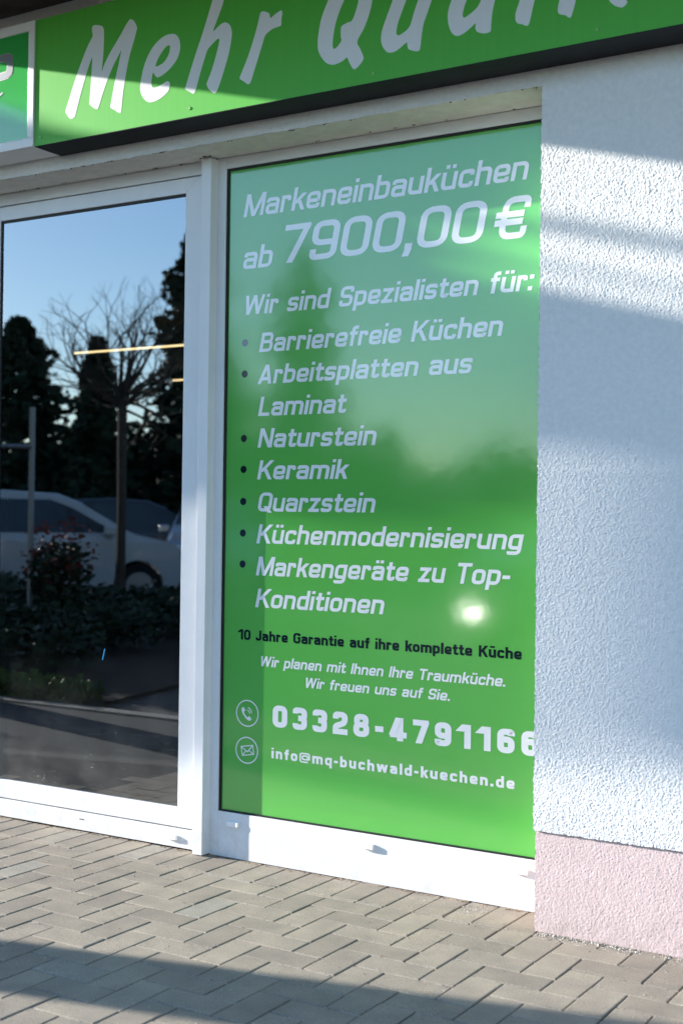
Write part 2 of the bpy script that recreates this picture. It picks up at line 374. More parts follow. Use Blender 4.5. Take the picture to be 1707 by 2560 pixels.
def glyph(ch, s):
    h = s / 2; X = XH; m = X * 0.5; W = 0.60; c = 1.0
    ri = 0.19
    if ch == ' ': return 0.36, []
    if ch == 'n': return W, [S((h, 0), (h, X)), S((h, X - h), (W - h, X - h), (W - h, 0), r=ri)]
    if ch == 'm': w = 0.95; return w, [S((h, 0), (h, X)), S((h, X - h), (w / 2, X - h), (w / 2, 0), r=ri), S((w / 2, X - h), (w - h, X - h), (w - h, 0), r=ri)]
    if ch in 'uü':
        g = [S((h, X), (h, h), (W - h, h), r=ri), S((W - h, X), (W - h, 0))]
        if ch == 'ü': g += [Bx(0.10, .85, 0.10 + s, 1.0), Bx(W - .10 - s, .85, W - .10, 1.0)]
        return W, g
    if ch == 'o': return W, [S((h, h), (W - h, h), (W - h, X - h), (h, X - h), r=ri, c=True)]
    if ch in 'aä':
        g = [S((h, X - .21), (h, X - h), (W - h, X - h), (W - h, 0), r=0.17), S((W - h, h * .95), (h, h * .95), (h, m + .03), (W - h, m + .03), r=0.15)]
        if ch == 'ä': g += [Bx(0.10, .85, 0.10 + s, 1.0), Bx(W - .10 - s, .85, W - .10, 1.0)]
        return W, g
    if ch == 'b': return W, [S((h, 0), (h, c)), S((h, h), (W - h, h), (W - h, X - h), (h, X - h), r=ri)]
    if ch == 'd': return W, [S((W - h, 0), (W - h, c)), S((W - h, h), (h, h), (h, X - h), (W - h, X - h), r=ri)]
    if ch == 'p': return W, [S((h, DESC), (h, X)), S((h, h), (W - h, h), (W - h, X - h), (h, X - h), r=ri)]
    if ch == 'q': return W, [S((W - h, DESC), (W - h, X)), S((W - h, h), (h, h), (h, X - h), (W - h, X - h), r=ri)]
    if ch == 'g': return W, [S((W - h, X), (W - h, DESC + h), (h, DESC + h), (h, DESC + .17), r=ri), S((W - h, h), (h, h), (h, X - h), (W - h, X - h), r=ri)]
    if ch == 'c': w = .57; return w, [S((w - h, X - .24), (w - h, X - h), (h, X - h), (h, h), (w - h, h), (w - h, .24), r=ri)]
    if ch == 'e': return W, [S((h, m - .02), (W - h, m - .02, 0.02), (W - h, X - h), (h, X - h), (h, h), (W - h, h), (W - h, .21), r=ri)]
    if ch == 'f': w = .40; return w, [S((.09 + h, 0), (.09 + h, c - h), (w, c - h), r=.17), S((0, X - h), (w, X - h))]
    if ch == 't': w = .42; return w, [S((.09 + h, .92), (.09 + h, h), (w - h * .3, h), (w - h * .3, .2), r=.16), S((0, X - h), (w, X - h))]
    if ch == 'h': return W, [S((h, 0), (h, c)), S((h, X - h), (W - h, X - h), (W - h, 0), r=ri)]
    if ch == 'i': return s, [S((h, 0), (h, X)), Bx(0, .85, s, 1.0)]
    if ch == 'l': return s, [S((h, 0), (h, c))]
    if ch == 'k': return .56, [S((h, 0), (h, c)), Dg(h * 1.7, m - .06, .50, X), Dg(.30, m + .07, .56 - h * .55, 0)]
    if ch == 'r': w = .44; return w, [S((h, 0), (h, X)), S((h, X - h), (w - h, X - h), (w - h, X - .24), r=.14)]
    if ch == 's': w = .55; return w, [S((w - h, X - .20), (w - h, X - h), (h, X - h), (h, m), (w - h, m), (w - h, h), (h, h), (h, .20), r=.15)]
    if ch == 'z': w = .54; return w, [S((0, X - h), (w, X - h)), S((0, h), (w, h)), Dg(h * 1.45, h, w - h * 1.45, X - h)]
    if ch == 'w': w = .94; q = w / 4; return w, [Dg(h, X, q, 0), Dg(q, 0, 2 * q, X), Dg(2 * q, X, 3 * q, 0), Dg(3 * q, 0, w - h, X)]
    if ch == 'J': w = .56; return w, [S((w - h, c), (w - h, h), (h, h), (h, .30), r=.2)]
    if ch == 'I': return s, [S((h, 0), (h, c))]
    if ch == 'L': return .58, [S((h, c), (h, h, 0), (.58, h))]
    if ch == 'T': w = .66; return w, [S((0, c - h), (w, c - h)), S((w / 2, 0), (w / 2, c))]
    if ch == 'K': return .72, [S((h, 0), (h, c)), Dg(h * 1.8, .40, .64, c), Dg(.33, .56, .72 - h * .6, 0)]
    if ch == 'M': w = .92; return w, [S((h, 0), (h, c)), S((w - h, 0), (w - h, c)), Dg(h * 1.35, c, w / 2, 0), Dg(w / 2, 0, w - h * 1.35, c)]
    if ch == 'N': w = .74; return w, [S((h, 0), (h, c)), S((w - h, 0), (w - h, c)), Dg(h * 1.2, c, w - h * 1.2, 0)]
    if ch == 'W': w = 1.08; q = w / 4; return w, [Dg(h, c, q, 0), Dg(q, 0, 2 * q, c), Dg(2 * q, c, 3 * q, 0), Dg(3 * q, 0, w - h, c)]
    if ch == 'A': w = .74; return w, [Dg(h, 0, w / 2 - h * .1, c), Dg(w / 2 + h * .1, c, w - h, 0), S((.16, .27), (w - .16, .27))]
    if ch == 'B': w = .68; return w, [S((h, 0), (h, c)), S((h, h), (w - h, h), (w - h, .53), (h, .53), r=.2), S((h, .53), (w - h * 1.3, .53), (w - h * 1.3, c - h), (h, c - h), r=.19)]
    if ch == 'G': w = .70; return w, [S((w - h, .70), (w - h, c - h), (h, c - h), (h, h), (w - h, h), (w - h, .52, 0), (.40, .52), r=.24)]
    if ch == 'Q': w = .72; return w, [S((h, h), (w - h, h), (w - h, c - h), (h, c - h), r=.25, c=True), Dg(.40, .28, w - .02, -.06)]
    if ch == 'S': w = .66; return w, [S((w - h, .70), (w - h, c - h), (h, c - h), (h, .5), (w - h, .5), (w - h, h), (h, h), (h, .30), r=.2)]
    if ch == '0': w = .66; return w, [S((h, h), (w - h, h), (w - h, c - h), (h, c - h), r=.24, c=True)]
    if ch == '1': w = .50; return w, [S((w - h, 0), (w - h, c)), Dg(h * .6, .70, w - h * 1.4, c)]
    if ch == '2': w = .63; return w, [S((h, .68), (h, c - h), (w - h, c - h), (w - h, .52), (h, .36), (h, h, 0), (w, h), r=.18)]
    if ch == '3': w = .63; return w, [S((h, .72), (h, c - h), (w - h, c - h), (w - h, .52), (.24, .52), r=.17), S((.24, .52), (w - h, .52), (w - h, h), (h, h), (h, .28), r=.17)]
    if ch == '4': w = .70; return w, [S((w - .14 - h, 0), (w - .14 - h, c)), S((0.03, .24 + h * .2), (w, .24 + h * .2)), Dg(h * .9, .24, w - .16 - h * 1.3, c)]
    if ch == '6': w = .64; return w, [S((w - h, .72), (w - h, c - h), (h, c - h), (h, h), (w - h, h), (w - h, .56), (h, .56), r=.2)]
    if ch == '7': w = .62; return w, [S((0, c - h), (w, c - h)), Dg(.24, 0, w - h * .75, c - h * .6)]
    if ch == '8': w = .66; return w, [S((h, .53), (h, h), (w - h, h), (w - h, .53), r=.19, c=True), S((h * 1.2, .53), (w - h * 1.2, .53), (w - h * 1.2, c - h), (h * 1.2, c - h), r=.19, c=True)]
    if ch == '9': w = .64; return w, [S((h, .28), (h, h), (w - h, h), (w - h, c - h), (h, c - h), (h, .44), (w - h, .44), r=.2)]
    if ch == '€': w = .80; return w, [S((w - h, .72), (w - h, c - h), (.14 + h, c - h), (.14 + h, h), (w - h, h), (w - h, .28), r=.24), S((0, .585), (w - .12, .585)), S((0, .40), (w - .12, .40))]
    if ch == ',': return s * 1.1, [Bx(0, 0, s * 1.1, s * 1.1), Dg(s * .30, -.16, s * .62, .02)]
    if ch == '.': return s * 1.1, [Bx(0, 0, s * 1.1, s * 1.1)]
    if ch == ':': return s * 1.1, [Bx(0, 0, s * 1.1, s * 1.1), Bx(0, X - s * 1.1, s * 1.1, X)]
    if ch == '-': return .34, [Bx(0, .30, .34, .30 + s)]
    if ch == '@':
        w = .95; t = s * .62
        return w, [('t', ((w - .2, .02), (t / 2 + .0, .02), (t / 2, .82), (w - t / 2, .82), (w - t / 2, .26), (w - .22, .26), (w - .22, .6)), .2, t), ('t', ((w - .22, .60), (.27, .60), (.27, .26), (w - .22, .26)), .14, t)]
    raise KeyError(ch)

def text_mesh(text, x0, x1, z, capz, s, y, italic=0.2, track=0.085, step=0.00022):
    items = []; pen = 0.0; natural = 0.0
    for i, ch in enumerate(text):
        w, g = glyph(ch, s)
        items.append((pen, g)); natural = pen + w; pen += w + track
    sx = (x1 - x0) / natural
    v = []; f = []
    for gi, (px, g) in enumerate(items):
        for k, st in enumerate(g):
            if st[0] == 's': quads = stroke(round_path(st[1], st[2], st[3]), s / 2, st[3])
            elif st[0] == 't': quads = stroke(round_path(st[1], st[2], False), st[3] / 2, False)
            elif st[0] == 'b':
                a, b_, c, d = st[1]; quads = [[Vector((a, b_)), Vector((c, b_)), Vector((c, d)), Vector((a, d))]]
            else:
                a, b_, c, d = st[1]; ang = math.atan2(abs(d - b_), abs(c - a)); hw = s / 2 / max(0.45, math.sin(ang))
                quads = [[Vector((a - hw, b_)), Vector((a + hw, b_)), Vector((c + hw, d)), Vector((c - hw, d))]]
            for qi, q in enumerate(quads):
                dy = 0.00009 * qi / max(1, len(quads) - 1) if len(quads) > 3 else 0.0
                n0 = len(v); pts = [(p.x, p.y) for p in q]
                area = sum(pts[i][0] * pts[(i + 1) % 4][1] - pts[(i + 1) % 4][0] * pts[i][1] for i in range(4))
                if area < 0: pts.reverse()
                for (a, b_) in pts:
                    v.append((x0 + (px + a) * sx + italic * b_ * capz, y - k * step - dy, z + b_ * capz))
                f.append(tuple(range(n0, n0 + 4)))
    me = bpy.data.meshes.new('lettering'); me.from_pydata(v, [], f); me.update()
    return me, sx / capz

def catmull(pts, n=5):
    out = []; k = len(pts)
    for i in range(k):
        p0, p1, p2, p3 = (Vector(pts[(i + j - 1) % k]) for j in range(4))
        turn = abs((p1 - p0).normalized().cross((p2 - p1).normalized())) if (p1 - p0).length > 1e-6 and (p2 - p1).length > 1e-6 else 0
        for q in range(n):
            t = q / n
            out.append(0.5 * ((2 * p1) + (-p0 + p2) * t + (2 * p0 - 5 * p1 + 4 * p2 - p3) * t * t + (-p0 + 3 * p1 - 3 * p2 + p3) * t ** 3))
    return out

def outline_mesh(name, outer, hole, y, smooth=True):
    loops = [catmull(outer) if smooth else [Vector(p) for p in outer]]
    if hole: loops.append(catmull(hole) if smooth else [Vector(p) for p in hole])
    polys = [[Vector((p[0], p[1], 0)) for p in lp] for lp in loops]
    tris = tessellate_polygon(polys)
    flat = [(p[0], y, p[1]) for lp in loops for p in lp]
    f = []
    for t in tris:
        a, b_, c = (Vector(flat[i]) for i in t)
        nrm = (b_ - a).cross(c - a)
        f.append(tuple(t) if nrm.y < 0 else tuple(reversed(t)))
    me = bpy.data.meshes.new(name); me.from_pydata(flat, [], f); me.update(); return me
BRUSH = [
    ('M', [(-1.6487,2.9308),(-1.6432,2.9363),(-1.6302,2.9359),(-1.6087,2.9299),(-1.5979,2.9214),(-1.5933,2.9044),(-1.5936,2.8495),(-1.5970,2.8082),(-1.6005,2.7668),(-1.5890,2.7906),(-1.5601,2.8307),(-1.5189,2.8779),(-1.4945,2.9085),(-1.4781,2.9246),(-1.4707,2.9264),(-1.4573,2.9175),(-1.4437,2.8959),(-1.4443,2.8833),(-1.4600,2.8385),(-1.4758,2.7967),(-1.4912,2.7324),(-1.5025,2.6672),(-1.5083,2.6170),(-1.5106,2.6093),(-1.5169,2.6087),(-1.5266,2.6134),(-1.5394,2.6217),(-1.5543,2.6304),(-1.5599,2.6377),(-1.5567,2.6501),(-1.5412,2.7183),(-1.5254,2.7733),(-1.5129,2.8240),(-1.5219,2.8144),(-1.5506,2.7744),(-1.5752,2.7303),(-1.5997,2.6762),(-1.6119,2.6458),(-1.6182,2.6377),(-1.6246,2.6380),(-1.6376,2.6449),(-1.6529,2.6570),(-1.6583,2.6643),(-1.6564,2.6786),(-1.6504,2.7492),(-1.6461,2.8199),(-1.6496,2.8205),(-1.6579,2.8057),(-1.6745,2.7662),(-1.6910,2.7233),(-1.7097,2.6707),(-1.7221,2.6333),(-1.7285,2.6245),(-1.7416,2.6218),(-1.7528,2.6265),(-1.7663,2.6433),(-1.7714,2.6533),(-1.7646,2.6694),(-1.7309,2.7494),(-1.7056,2.8008),(-1.6804,2.8487),(-1.6636,2.8750),(-1.6467,2.8980),(-1.6460,2.9044),(-1.6488,2.9179)],
     None),
    ('e', [(-1.4250,2.6802),(-1.4226,2.7051),(-1.4131,2.7415),(-1.3994,2.7739),(-1.3776,2.8048),(-1.3497,2.8281),(-1.3219,2.8403),(-1.2940,2.8427),(-1.2741,2.8378),(-1.2601,2.8243),(-1.2530,2.8044),(-1.2526,2.7826),(-1.2609,2.7592),(-1.2763,2.7402),(-1.2998,2.7224),(-1.3275,2.7083),(-1.3435,2.7046),(-1.3516,2.7054),(-1.3598,2.7136),(-1.3688,2.7240),(-1.3738,2.7065),(-1.3755,2.6911),(-1.3721,2.6779),(-1.3651,2.6721),(-1.3469,2.6723),(-1.3270,2.6784),(-1.3111,2.6836),(-1.3031,2.6839),(-1.2959,2.6780),(-1.2948,2.6654),(-1.3005,2.6507),(-1.3183,2.6379),(-1.3461,2.6267),(-1.3703,2.6235),(-1.3865,2.6254),(-1.4009,2.6337),(-1.4155,2.6502),(-1.4232,2.6672)],
     [(-1.3583,2.7464),(-1.3525,2.7595),(-1.3368,2.7819),(-1.3172,2.8003),(-1.3053,2.8060),(-1.2981,2.8047),(-1.2956,2.7981),(-1.2985,2.7814),(-1.3066,2.7672),(-1.3203,2.7524),(-1.3362,2.7457),(-1.3522,2.7425),(-1.3583,2.7432)]),
    ('h', [(-1.1178,2.9237),(-1.1101,2.9349),(-1.0927,2.9378),(-1.0769,2.9308),(-1.0719,2.9172),(-1.0763,2.9003),(-1.0915,2.8677),(-1.1129,2.8235),(-1.1103,2.8197),(-1.0972,2.8282),(-1.0815,2.8367),(-1.0659,2.8391),(-1.0533,2.8339),(-1.0421,2.8205),(-1.0368,2.7993),(-1.0392,2.7745),(-1.0484,2.7333),(-1.0634,2.6904),(-1.0784,2.6525),(-1.0921,2.6218),(-1.0998,2.6124),(-1.1061,2.6113),(-1.1157,2.6167),(-1.1286,2.6289),(-1.1375,2.6444),(-1.1354,2.6543),(-1.1170,2.6919),(-1.1019,2.7325),(-1.0929,2.7614),(-1.0876,2.7833),(-1.0896,2.7895),(-1.0965,2.7895),(-1.1122,2.7801),(-1.1279,2.7689),(-1.1372,2.7591),(-1.1495,2.7306),(-1.1649,2.6898),(-1.1771,2.6534),(-1.1848,2.6316),(-1.1911,2.6244),(-1.1976,2.6254),(-1.2091,2.6329),(-1.2255,2.6420),(-1.2288,2.6477),(-1.2226,2.6634),(-1.1884,2.7502),(-1.1544,2.8286)],
     None),
    ('r', [(-0.9242,2.8407),(-0.9182,2.8458),(-0.9107,2.8458),(-0.8970,2.8405),(-0.8879,2.8338),(-0.8862,2.8248),(-0.8840,2.8194),(-0.8787,2.8209),(-0.8668,2.8273),(-0.8520,2.8331),(-0.8431,2.8355),(-0.8386,2.8317),(-0.8376,2.8242),(-0.8409,2.8051),(-0.8409,2.7903),(-0.8438,2.7865),(-0.8542,2.7849),(-0.8721,2.7826),(-0.8899,2.7760),(-0.9033,2.7661),(-0.9106,2.7488),(-0.9280,2.7022),(-0.9455,2.6579),(-0.9557,2.6297),(-0.9616,2.6207),(-0.9677,2.6187),(-0.9739,2.6215),(-0.9879,2.6325),(-0.9988,2.6393),(-1.0029,2.6450),(-0.9990,2.6544),(-0.9737,2.7027),(-0.9531,2.7515),(-0.9356,2.8006)],
     None),
    ('Q', [(-0.7009,2.7085),(-0.6976,2.7401),(-0.6864,2.7863),(-0.6634,2.8341),(-0.6451,2.8665),(-0.6173,2.8928),(-0.5850,2.9060),(-0.5527,2.9052),(-0.5249,2.8895),(-0.5063,2.8621),(-0.4990,2.8292),(-0.5032,2.8025),(-0.5139,2.7613),(-0.5316,2.7213),(-0.5553,2.6842),(-0.5443,2.6586),(-0.5325,2.6308),(-0.5391,2.6162),(-0.5573,2.6015),(-0.5674,2.6005),(-0.5759,2.6106),(-0.5854,2.6281),(-0.5925,2.6405),(-0.6087,2.6322),(-0.6320,2.6270),(-0.6485,2.6278),(-0.6699,2.6387),(-0.6892,2.6622),(-0.6991,2.6840)],
     [(-0.6452,2.6905),(-0.6437,2.7142),(-0.6363,2.7528),(-0.6205,2.7937),(-0.6046,2.8225),(-0.5888,2.8511),(-0.5705,2.8673),(-0.5566,2.8645),(-0.5494,2.8432),(-0.5526,2.8122),(-0.5601,2.7860),(-0.5743,2.7539),(-0.5919,2.7492),(-0.6127,2.7424),(-0.6162,2.7291),(-0.6155,2.7090),(-0.6130,2.6978),(-0.6235,2.6846),(-0.6351,2.6767),(-0.6412,2.6766),(-0.6446,2.6816)]),
    ('u', [(-0.4711,2.6788),(-0.4678,2.7017),(-0.4548,2.7344),(-0.4310,2.7883),(-0.4202,2.8094),(-0.4114,2.8135),(-0.3893,2.8071),(-0.3781,2.7952),(-0.3844,2.7791),(-0.3972,2.7506),(-0.4122,2.7147),(-0.4176,2.6885),(-0.4157,2.6796),(-0.4094,2.6761),(-0.3962,2.6799),(-0.3723,2.6956),(-0.3575,2.7352),(-0.3436,2.7710),(-0.3344,2.7923),(-0.3236,2.7958),(-0.3019,2.7877),(-0.2910,2.7759),(-0.2972,2.7619),(-0.3118,2.7264),(-0.3243,2.6943),(-0.3303,2.6609),(-0.3342,2.6270),(-0.3384,2.6170),(-0.3471,2.6170),(-0.3646,2.6228),(-0.3757,2.6298),(-0.3789,2.6427),(-0.3812,2.6497),(-0.3957,2.6419),(-0.4176,2.6302),(-0.4354,2.6283),(-0.4488,2.6326),(-0.4625,2.6479),(-0.4695,2.6648)],
     None),
    ('a', [(-0.2430,2.6942),(-0.2412,2.7205),(-0.2310,2.7488),(-0.2167,2.7762),(-0.1918,2.7939),(-0.1627,2.7973),(-0.1295,2.7849),(-0.0886,2.7802),(-0.0762,2.7665),(-0.0820,2.7454),(-0.0898,2.7210),(-0.0975,2.6890),(-0.1012,2.6562),(-0.1021,2.6359),(-0.1090,2.6297),(-0.1274,2.6305),(-0.1460,2.6384),(-0.1515,2.6488),(-0.1517,2.6582),(-0.1526,2.6640),(-0.1731,2.6509),(-0.1938,2.6404),(-0.2105,2.6382),(-0.2254,2.6462),(-0.2371,2.6666)],
     [(-0.1933,2.6924),(-0.1938,2.7019),(-0.1887,2.7216),(-0.1806,2.7389),(-0.1663,2.7586),(-0.1498,2.7609),(-0.1352,2.7524),(-0.1330,2.7370),(-0.1401,2.7197),(-0.1511,2.7068),(-0.1696,2.6954),(-0.1853,2.6886),(-0.1911,2.6889)]),
    ('l', [(-0.0251,2.6597),(-0.0233,2.6742),(-0.0116,2.7055),(0.0251,2.8096),(0.0449,2.8165),(0.0649,2.8048),(0.0670,2.7933),(0.0346,2.6964),(0.0232,2.6504),(0.0175,2.6311),(0.0115,2.6267),(0.0055,2.6285),(-0.0046,2.6345),(-0.0168,2.6387),(-0.0238,2.6482)],
     None),
    ('i', [(0.1053,2.6532),(0.1059,2.6640),(0.1104,2.6815),(0.1284,2.7328),(0.1399,2.7377),(0.1612,2.7297),(0.1652,2.7180),(0.1589,2.6719),(0.1497,2.6373),(0.1452,2.6265),(0.1406,2.6255),(0.1343,2.6293),(0.1277,2.6349),(0.1140,2.6394),(0.1069,2.6455)],
     None),
    ('t', [(0.2569,2.6526),(0.2626,2.6436),(0.2739,2.6331),(0.2907,2.6252),(0.2999,2.6263),(0.3090,2.6352),(0.3071,2.6427),(0.3051,2.6574),(0.3314,2.7551),(0.3240,2.7620),(0.2983,2.7640),(0.2804,2.7124),(0.2585,2.6738)],
     None),
]
# ------------------------------------------------------------------ ground, kerb, planting bed
PX0, PY0 = -0.182, -0.15           # phase of the paving grid (10 cm module)
def sheet(name, pts, z, mt, kind='structure', label=None, parent=None):
    o = MB().poly([(x, y, z) for x, y in pts]).build(name, mt, parent); tag(o, label, kind=kind); return o
sheet('ground', [(-400, -400), (400, -400), (400, 400), (-400, 400)], -0.06, M['ground'])
sheet('car_park', [(-60, -24), (30, -24), (30, -2.28), (-60, -2.28)], -0.052, M['asphalt'])
pavement = sheet('pavement', [(-14, -2.16), (6, -2.16), (6, 0.30), (-14, 0.30)], -0.03, M['soil'])
kerb = box('kerb', -14, 6, -2.279, -2.169, -.20, -.151, M['kerb']); tag(kerb, kind='structure')
for k in range(20): box('kerbstone', -14 + k * 1.0 + .004, -13.004 + k * 1.0, -2.28, -2.168, -0.15, 0.012, M['kerb'], kerb, 0.006)
sheet('planting_bed', [(-16, -8.7), (-5.6, -8.7), (-4.3, -2.5), (-16, -2.5)], -0.02, M['soil'])

sheet('asphalt_path', [(-14, -2.16), (-2.34, -2.16), (-2.34, -.34), (-14, -.34)], -0.002, M['asphalt'])
# pavers: 90 degree herringbone with a soldier row along the shop front
BY = -0.027
def paver_mesh(lx, ly, seed):
    rr = random.Random(seed); c = 0.0028; hx, hy = lx / 2, ly / 2
    zb = -0.06
    j = lambda a: a + rr.uniform(-0.0007, 0.0007)
    ring0 = [(-hx, -hy), (hx, -hy), (hx, hy), (-hx, hy)]
    ring0 = [(j(x), j(y)) for x, y in ring0]
    def ring(k, z, ins):
        out = []
        for x, y in ring0: out.append((x - math.copysign(ins, x), y - math.copysign(ins, y), z))
        return out
    v = ring(0, zb, 0) + ring(0, -c, 0) + ring(0, -c * .3, c * .35) + ring(0, 0, c)
    f = []
    for a in range(3):
        for k in range(4):
            k2 = (k + 1) % 4; f.append((a * 4 + k, a * 4 + k2, a * 4 + 4 + k2, a * 4 + 4 + k))
    f.append((12, 13, 14, 15))
    me = bpy.data.meshes.new('paver'); me.from_pydata(v, [], f); me.update(); me.materials.append(M['paver']); return me
J = 0.0046
blocks = []                           # x0, x1, y0, y1
for c in range(-46, 16):
    for r in range(-3, 21):
        k = (c - r) % 4
        if k == 0: bl = [c, c + 2, r, r + 1]
        elif k == 3: bl = [c, c + 1, r, r + 2]
        else: continue
        x0, x1 = PX0 + bl[0] * .1, PX0 + bl[1] * .1
        y1, y0 = PY0 - bl[2] * .1, PY0 - bl[3] * .1
        lim = BY if (x0 + x1) / 2 < 0.0 else 0.05
        if y0 > lim - 0.02 or y0 < -2.17 or (x1 < -2.3 and y1 < -.3): continue
        y1 = min(y1, lim)
        blocks.append((x0, x1, y0, y1))
for c in range(-46, 2):
    blocks.append((PX0 + c * .1, PX0 + c * .1 + .1, BY, BY + .2))
def in_view(x, y):
    d = Vector((x, y, 0)) - CAM_LOC; z = d.dot(fwd)
    if z <= 0: return None
    u = d.dot(right) / z * 46.2 / 36; v = d.dot(up) / z * 46.2 / 36
    return z if abs(u) < .333 + .03 and abs(v) < .5 + .02 else None
near = []; far = []
for bl in blocks:
    zs = [in_view(x, y) for x in (bl[0], (bl[0] + bl[1]) / 2, bl[1]) for y in (bl[2], bl[3])]
    zs = [q for q in zs if q]
    (near if zs else far).append((min(zs) if zs else 0, bl))
near.sort(key=lambda q: q[0])
far += near[298:]; near = near[:298]
protos = {}
for _, (x0, x1, y0, y1) in near:
    lx, ly = round(x1 - x0 - J, 4), round(y1 - y0 - J, 4)
    key = (max(lx, ly), min(lx, ly)); rot = 0 if lx >= ly else math.pi / 2
    var = random.randrange(5)
    if (key, var) not in protos: protos[(key, var)] = paver_mesh(key[0], key[1], hash((key, var)) % 9999)
    o = link('paver', protos[(key, var)], None, pavement)
    o.location = ((x0 + x1) / 2 + random.uniform(-.0006, .0006), (y0 + y1) / 2 + random.uniform(-.0006, .0006), random.uniform(-0.0012, 0.0008))
    o.rotation_euler = (random.gauss(0, .003), random.gauss(0, .003), rot + random.choice((0, math.pi)) + random.gauss(0, .003))
js = MB()
for _, (x0, x1, y0, y1) in near + far:
    if x0 < -4 or y0 < -1.7: continue
    a = x0
    while a < x1 - .004:
        b_ = min(x1, a + random.uniform(.02, .09)); zz = random.uniform(-.0062, -.0022)
        js.poly([(a, y0 - J / 2 - .001, zz), (b_, y0 - J / 2 - .001, zz), (b_, y0 + J / 2 + .001, zz + random.uniform(-.0015, .0015)), (a, y0 + J / 2 + .001, zz)]); a = b_
    if random.random() < .45:            # some of the open joints are filled as well
        a = random.uniform(y0, y1); b_ = min(y1, a + random.uniform(.02, .1)); zz = random.uniform(-.008, -.003)
        js.poly([(x0 - J / 2 - .001, a, zz), (x0 + J / 2 + .001, a, zz), (x0 + J / 2 + .001, b_, zz), (x0 - J / 2 - .001, b_, zz)])
tag(js.build('joint_sand', M['sand'], pavement), kind='stuff')
fm = MB()
for _, (x0, x1, y0, y1) in far: fm.box(x0 + J / 2, x1 - J / 2, y0 + J / 2, y1 - J / 2, -.06, random.uniform(-.001, .0005))
tag(fm.build('paver_field', M['paver'], pavement), kind='stuff')

# crumbs of mortar and sand, dry leaf bits
def scatter(name, mt, places, flat=False):
    mb = MB()
    for (x, y, s) in places:
        n0 = len(mb.v); k = random.randint(4, 6); a0 = random.random() * 6.28
        hgt = s * random.uniform(.5, 1.1) if not flat else s * .25
        ring = []
        for i in range(k):
            a = a0 + 6.283 * i / k; rad = s * random.uniform(.6, 1.1)
            ring.append((x + rad * math.cos(a), y + rad * math.sin(a), -0.001 if not flat else random.uniform(.001, .004)))
        mb.v += ring; mb.v.append((x + random.uniform(-.3, .3) * s, y + random.uniform(-.3, .3) * s, hgt))
        for i in range(k): mb.f.append((n0 + i, n0 + (i + 1) % k, n0 + k))
    return tag(mb.build(name, mt, pavement), kind='stuff')
pl = []
for i in range(1500):                # along the plinth foot
    x = random.uniform(0.02, 0.75); t = abs(random.gauss(0, .022)) * (1.6 if x > .32 else 1.0)
    clump = .4 + .6 * abs(math.sin(x * 17.0) * math.sin(x * 41 + 1))
    if random.random() < clump: pl.append((x, -0.004 - t, random.uniform(.0008, .0034) * (1 if t < .03 else .7)))
for i in range(260):                 # coarser lumps broken off the plinth
    x = random.choice((random.gauss(.13, .05), random.gauss(.26, .04), random.uniform(.38, .7)))
    if x > .02: pl.append((x, -0.004 - abs(random.gauss(0, .010)), random.uniform(.0022, .0058)))
for i in range(500):                 # right corner of the frame sill
    pl.append((random.gauss(-.22, .10), random.gauss(.10, .035), random.uniform(.0007, .0022)))
for i in range(1300): pl.append((random.uniform(-2.6, .7), random.uniform(-1.3, .12), random.uniform(.0008, .0024)))
for i in range(1500):                # crumbs lying in the cross joints
    bl = random.choice(blocks)
    if bl[0] < -2.6 or bl[1] > .8 or bl[2] < -1.4: continue
    pl.append((random.uniform(bl[0], bl[1]), bl[2] + random.gauss(0, .0025), random.uniform(.0006, .0019)))
pl = [p for p in pl if p[1] < .155 and not (p[0] > -.01 and p[1] > -.002)]
scatter('mortar_crumbs', M['crumb'], pl)
lf = []
for i in range(260): lf.append((random.uniform(-2.5, -.02), .158 - abs(random.gauss(0, .008)), random.uniform(.0015, .0055)))
for i in range(60): lf.append((random.uniform(-2.4, .6), random.uniform(-1.2, .1), random.uniform(.001, .0028)))
scatter('leaf_bits', M['leafbit'], lf, True)

# ------------------------------------------------------------------ the shop
shop = empty('shop_building'); tag(shop, 'white rendered shop front with pink plinth, white glazed door and a green lettered window', 'building')

def blur(a, s):
    k = np.exp(-0.5 * (np.arange(-3 * int(s + 1), 3 * int(s + 1) + 1) / s) ** 2); k /= k.sum()
    a = np.apply_along_axis(lambda r: np.convolve(np.pad(r, len(k) // 2, 'wrap'), k, 'valid'), 0, a)
    return np.apply_along_axis(lambda r: np.convolve(np.pad(r, len(k) // 2, 'wrap'), k, 'valid'), 1, a)
def grain(nx, nz, sig=(0.55, 1.2), w=(1.0, 0.2)):
    h = 0
    for s, ww in zip(sig, w):
        g = blur(RNG.standard_normal((nx, nz)), s); h = h + ww * g / g.std()
    return h / h.std()
def rough_grid(name, us, vs, fn, amp, mt, parent, edge_u0=0.0, edge_v0=0.0, **kw):
    """grid of points fn(u, v, height); edges ragged by edge_*"""
    nu, nv = len(us), len(vs); g = grain(nu, nv, **kw) * amp
    U, V = np.meshgrid(us, vs, indexing='ij')
    if edge_u0: U = U.copy(); U[0, :] += blur(RNG.standard_normal((nv, 1)), 1.2)[:, 0] / .45 * edge_u0
    if edge_v0: V = V.copy(); V[:, 0] += blur(RNG.standard_normal((nu, 1)), 1.2)[:, 0] / .45 * edge_v0
    P = np.stack(fn(U, V, g), -1).reshape(-1, 3)
    i = np.arange((nu - 1))[:, None]; j = np.arange(nv - 1)[None, :]
    a = (i * nv + j).ravel(); q = np.stack([a, a + nv, a + nv + 1, a + 1], 1)
    return link(name, npmesh(name, P, q), mt, parent)

LZ = 2.497; D = 0.169; SB = 2.548
st = 0.0019
